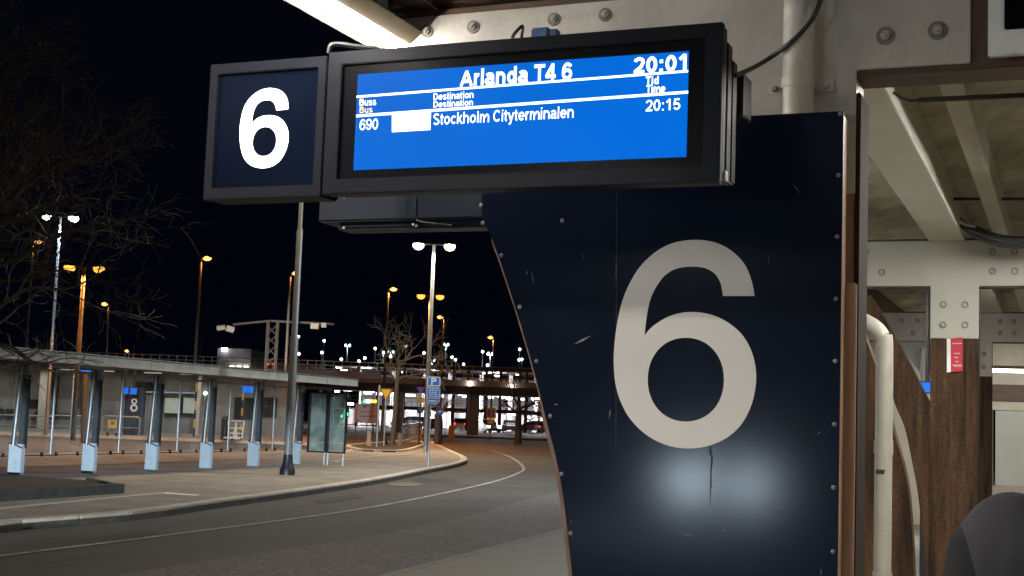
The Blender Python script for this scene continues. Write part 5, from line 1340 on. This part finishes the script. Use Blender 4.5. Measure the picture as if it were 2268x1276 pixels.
for lbl, x0_, x1_, y0, y1, Y in (('left of the pair of bright blue displays above pillar 8', 269, 284, 858, 873, Y8 - .3), ('right of the pair of bright blue displays above pillar 8', 289, 303, 859, 874, Y8 - .3), ('bright blue display under the shelter roof at the second post', 177, 205, 820, 828, 73), ('bright blue display near the fifth shelter post', 537, 561, 855, 871, 74)):
    t = thing('blue_display', lbl, 'display', at(x0_, y0, Y), 0, 'blue departure displays of other platforms')
    plate_at(x0_, y0, x1_, y1, Y, e_scr, t, 'screen', .02, -.04); plate_at(x0_ - 1, y0 - 1, x1_ + 1, y1 + 1, Y, m_black, t, 'casing', .06, .01)
    c = at((x0_ + x1_) / 2, y0, Y)
    MB().box((c.x, Y + .02, (c.z + 3.5) / 2), (.08, .05, abs(3.5 - c.z))).build('bracket', m_black, t)
# lit posters
for lbl, x0_, x1_ in (('left pale green lit poster in the far waiting hall', 366, 398), ('right pale green lit poster in the far waiting hall', 407, 437)):
    t = thing('lit_poster', lbl, 'poster', at(x0_, 880, YW - .3), 0, 'lit posters behind the shelter'); plate_at(x0_, 881, x1_, 916, YW - .3, e_poster, t, 'sheet', .05); plate_at(x0_ - 2, 878, x1_ + 2, 919, YW - .3, m_dark, t, 'frame', .1, .07)
# cool strip light on the far wall
a, b = at(315, 868, YW - .3), at(455, 871, YW - .3); t = thing('wall_light', 'cool white strip light along the wall above the lit posters', 'strip light', a)
MB().bar(a, b, .06, .07).build('tube', glow('pale_strip', (.45, .6, .7), .55), t); MB().ball(b, .1).build('end_lamp', e_cool, t)
for k, px in enumerate((-60, 60, 150, 235, 340, 420, 500, 600)):  # row of added strips that brighten the terminal wall
    p = at(px, 838, YW - 2.2); p = V((p.x, YW - 2.4, 3.42)); t = thing('wall_light', 'added ceiling strip under the terminal roof, %s from the left' % ORD[k], 'strip light', p, 0, 'added strip lights under the terminal roof')
    MB().box(p, (1.0, .12, .06)).build('tube', glow('added_tube', (1, .93, .85), .35), t); lamp('tube_lamp', 'SPOT', p - Z * .06, 75, (1, .93, .85), t, .2, p - Z + V((0, .25, 0)), radians(160), .4)
# yellow board on wheels, bin, stacked trolleys, yellow pole
t = thing('notice_board', 'yellow notice board on a wheeled stand in front of pillar 8', 'notice board', V((at(248, 960, 66.9).x, 66.9, 0)))
plate_at(239, 930, 259, 949, 66.9, mat('pale_yellow', (.5, .48, .12), .6, var=.1), t, 'board', .03); mb = MB()
for k, w in ((935, 9), (939, 7)):
    a, b = at(249 - w / 2, k - 1, 66.87), at(249 + w / 2, k + 1, 66.87); mb.sheet([a, V((b.x, a.y, a.z)), b, V((a.x, b.y, b.z))])
mb.build('lettering', m_dark, t)
for px in (239, 258):
    x = at(px, 950, 66.9).x; MB().tube([V((x, 66.9, .1)), V((x, 66.9, at(px, 928, 66.9).z))], .025, 6).build('leg', m_galv, t); MB().tube([V((x - .05, 66.9, .09)), V((x + .05, 66.9, .09))], .09, 10).build('wheel', m_tyre, t)
lb = V((at(499, 955, 68).x, 68, 0)); t = thing('litter_bin', 'dark litter bin with domed top behind the fifth shelter bay', 'litter bin', lb)
MB().tube([lb, lb + Z * .95, lb + Z * 1.0], [.22, .22, .24], 14).build('body', m_dark, t, smooth=True); MB().ball(lb + Z * 1.02, .22, .22, .16, 6).build('lid', m_dark, t, smooth=True)
for i, (px, lb_) in enumerate(((512, 'left one of two pale luggage trolleys beside the litter bin'), (530, 'right one of two pale luggage trolleys beside the litter bin'))):
    b = V((at(px, 958, 67.6).x, 67.6, 0)); t = thing('luggage_trolley', lb_, 'luggage trolley', b, 0, 'luggage trolleys beside the bin')
    mb = MB()
    for x, y in ((-.2, 0), (.2, 0)): mb.tube([b + V((x * .7, 0, .12)), b + V((x, .1, .95))], .035, 6)
    for z_ in (.35, .6, .95): mb.tube([b + V((-.2 * (.7 + .3 * z_), .05, z_)), b + V((.2 * (.7 + .3 * z_), .05, z_))], .03, 6)
    mb.bar(b + V((0, 0, .15)), b + V((0, -.8, .12)), .4, .05); mb.build('frame', m_white, t)
    for x in (-.18, .18): MB().tube([b + V((x - .03, -.6, .08)), b + V((x + .03, -.6, .08))], .08, 8).build('wheel', m_tyre, t)
for px, y0, y1, lb_ in ((432, 848, 912, 'black and yellow hazard pole before the right lit poster'), (536, 870, 915, 'black and yellow hazard pole below the blue display near the fifth post')):
    Y = 72; x = at(px, y1, Y).x; z0, z1 = 0, at(px, y0, Y).z; t = thing('hazard_pole', lb_, 'hazard pole', V((x, Y, 0)), 0, 'hazard poles of the opposite platform')
    n = 6
    mb = MB()
    for k in range(n):
        mb.mi = k % 2; mb.tube([V((x, Y, z0 + (z1 - z0) * k / n)), V((x, Y, z0 + (z1 - z0) * (k + 1) / n))], .05, 8)
    mb.build('pole', [m_dark, m_yellow], t)
# orange pole behind the second bay
x = at(184, 978, 58).x; t = thing('orange_lit_post', 'slim post lit orange behind the second shelter post', 'post', V((x, 58, ROADZ))); MB().tube([V((x, 58, ROADZ)), V((at(190, 832, 58).x, 58, at(190, 826, 58).z))], .11, 10).build('post', m_pole, t, smooth=True)

# ================================================================== CAR WITH LIT HEADLIGHTS (mirrored as two soft spots in the navy panel)
hc = N * -14.93 + U * -5.72; hdir = -radians(6)
hcar = make_car('silver car with lit headlights waiting on the road behind the viewpoint', V((hc.x - 2.13 * sin(-hdir), hc.y - 2.13 * cos(hdir), ROADZ)), hdir, head=True)
HB = BASE[hcar.name]
for x, pw in ((-.62, 560), (.62, 380)):
    p = HB @ V((x, 2.26, .70))
    lamp('headlight_beam', 'SPOT', p, pw * 1.05, (.70, .87, 1), hcar, .09, p + N * 10 - Z * .2, radians(120), .6)
    a = V((-8.6, 34, 0)) - p; L = sqrt(a.x ** 2 + a.y ** 2); a.z = -L * tan(radians(9.3))
    lamp('low_beam', 'SPOT', p, 46000, (.66, .85, 1), hcar, .05, p + a, radians(23), .22)
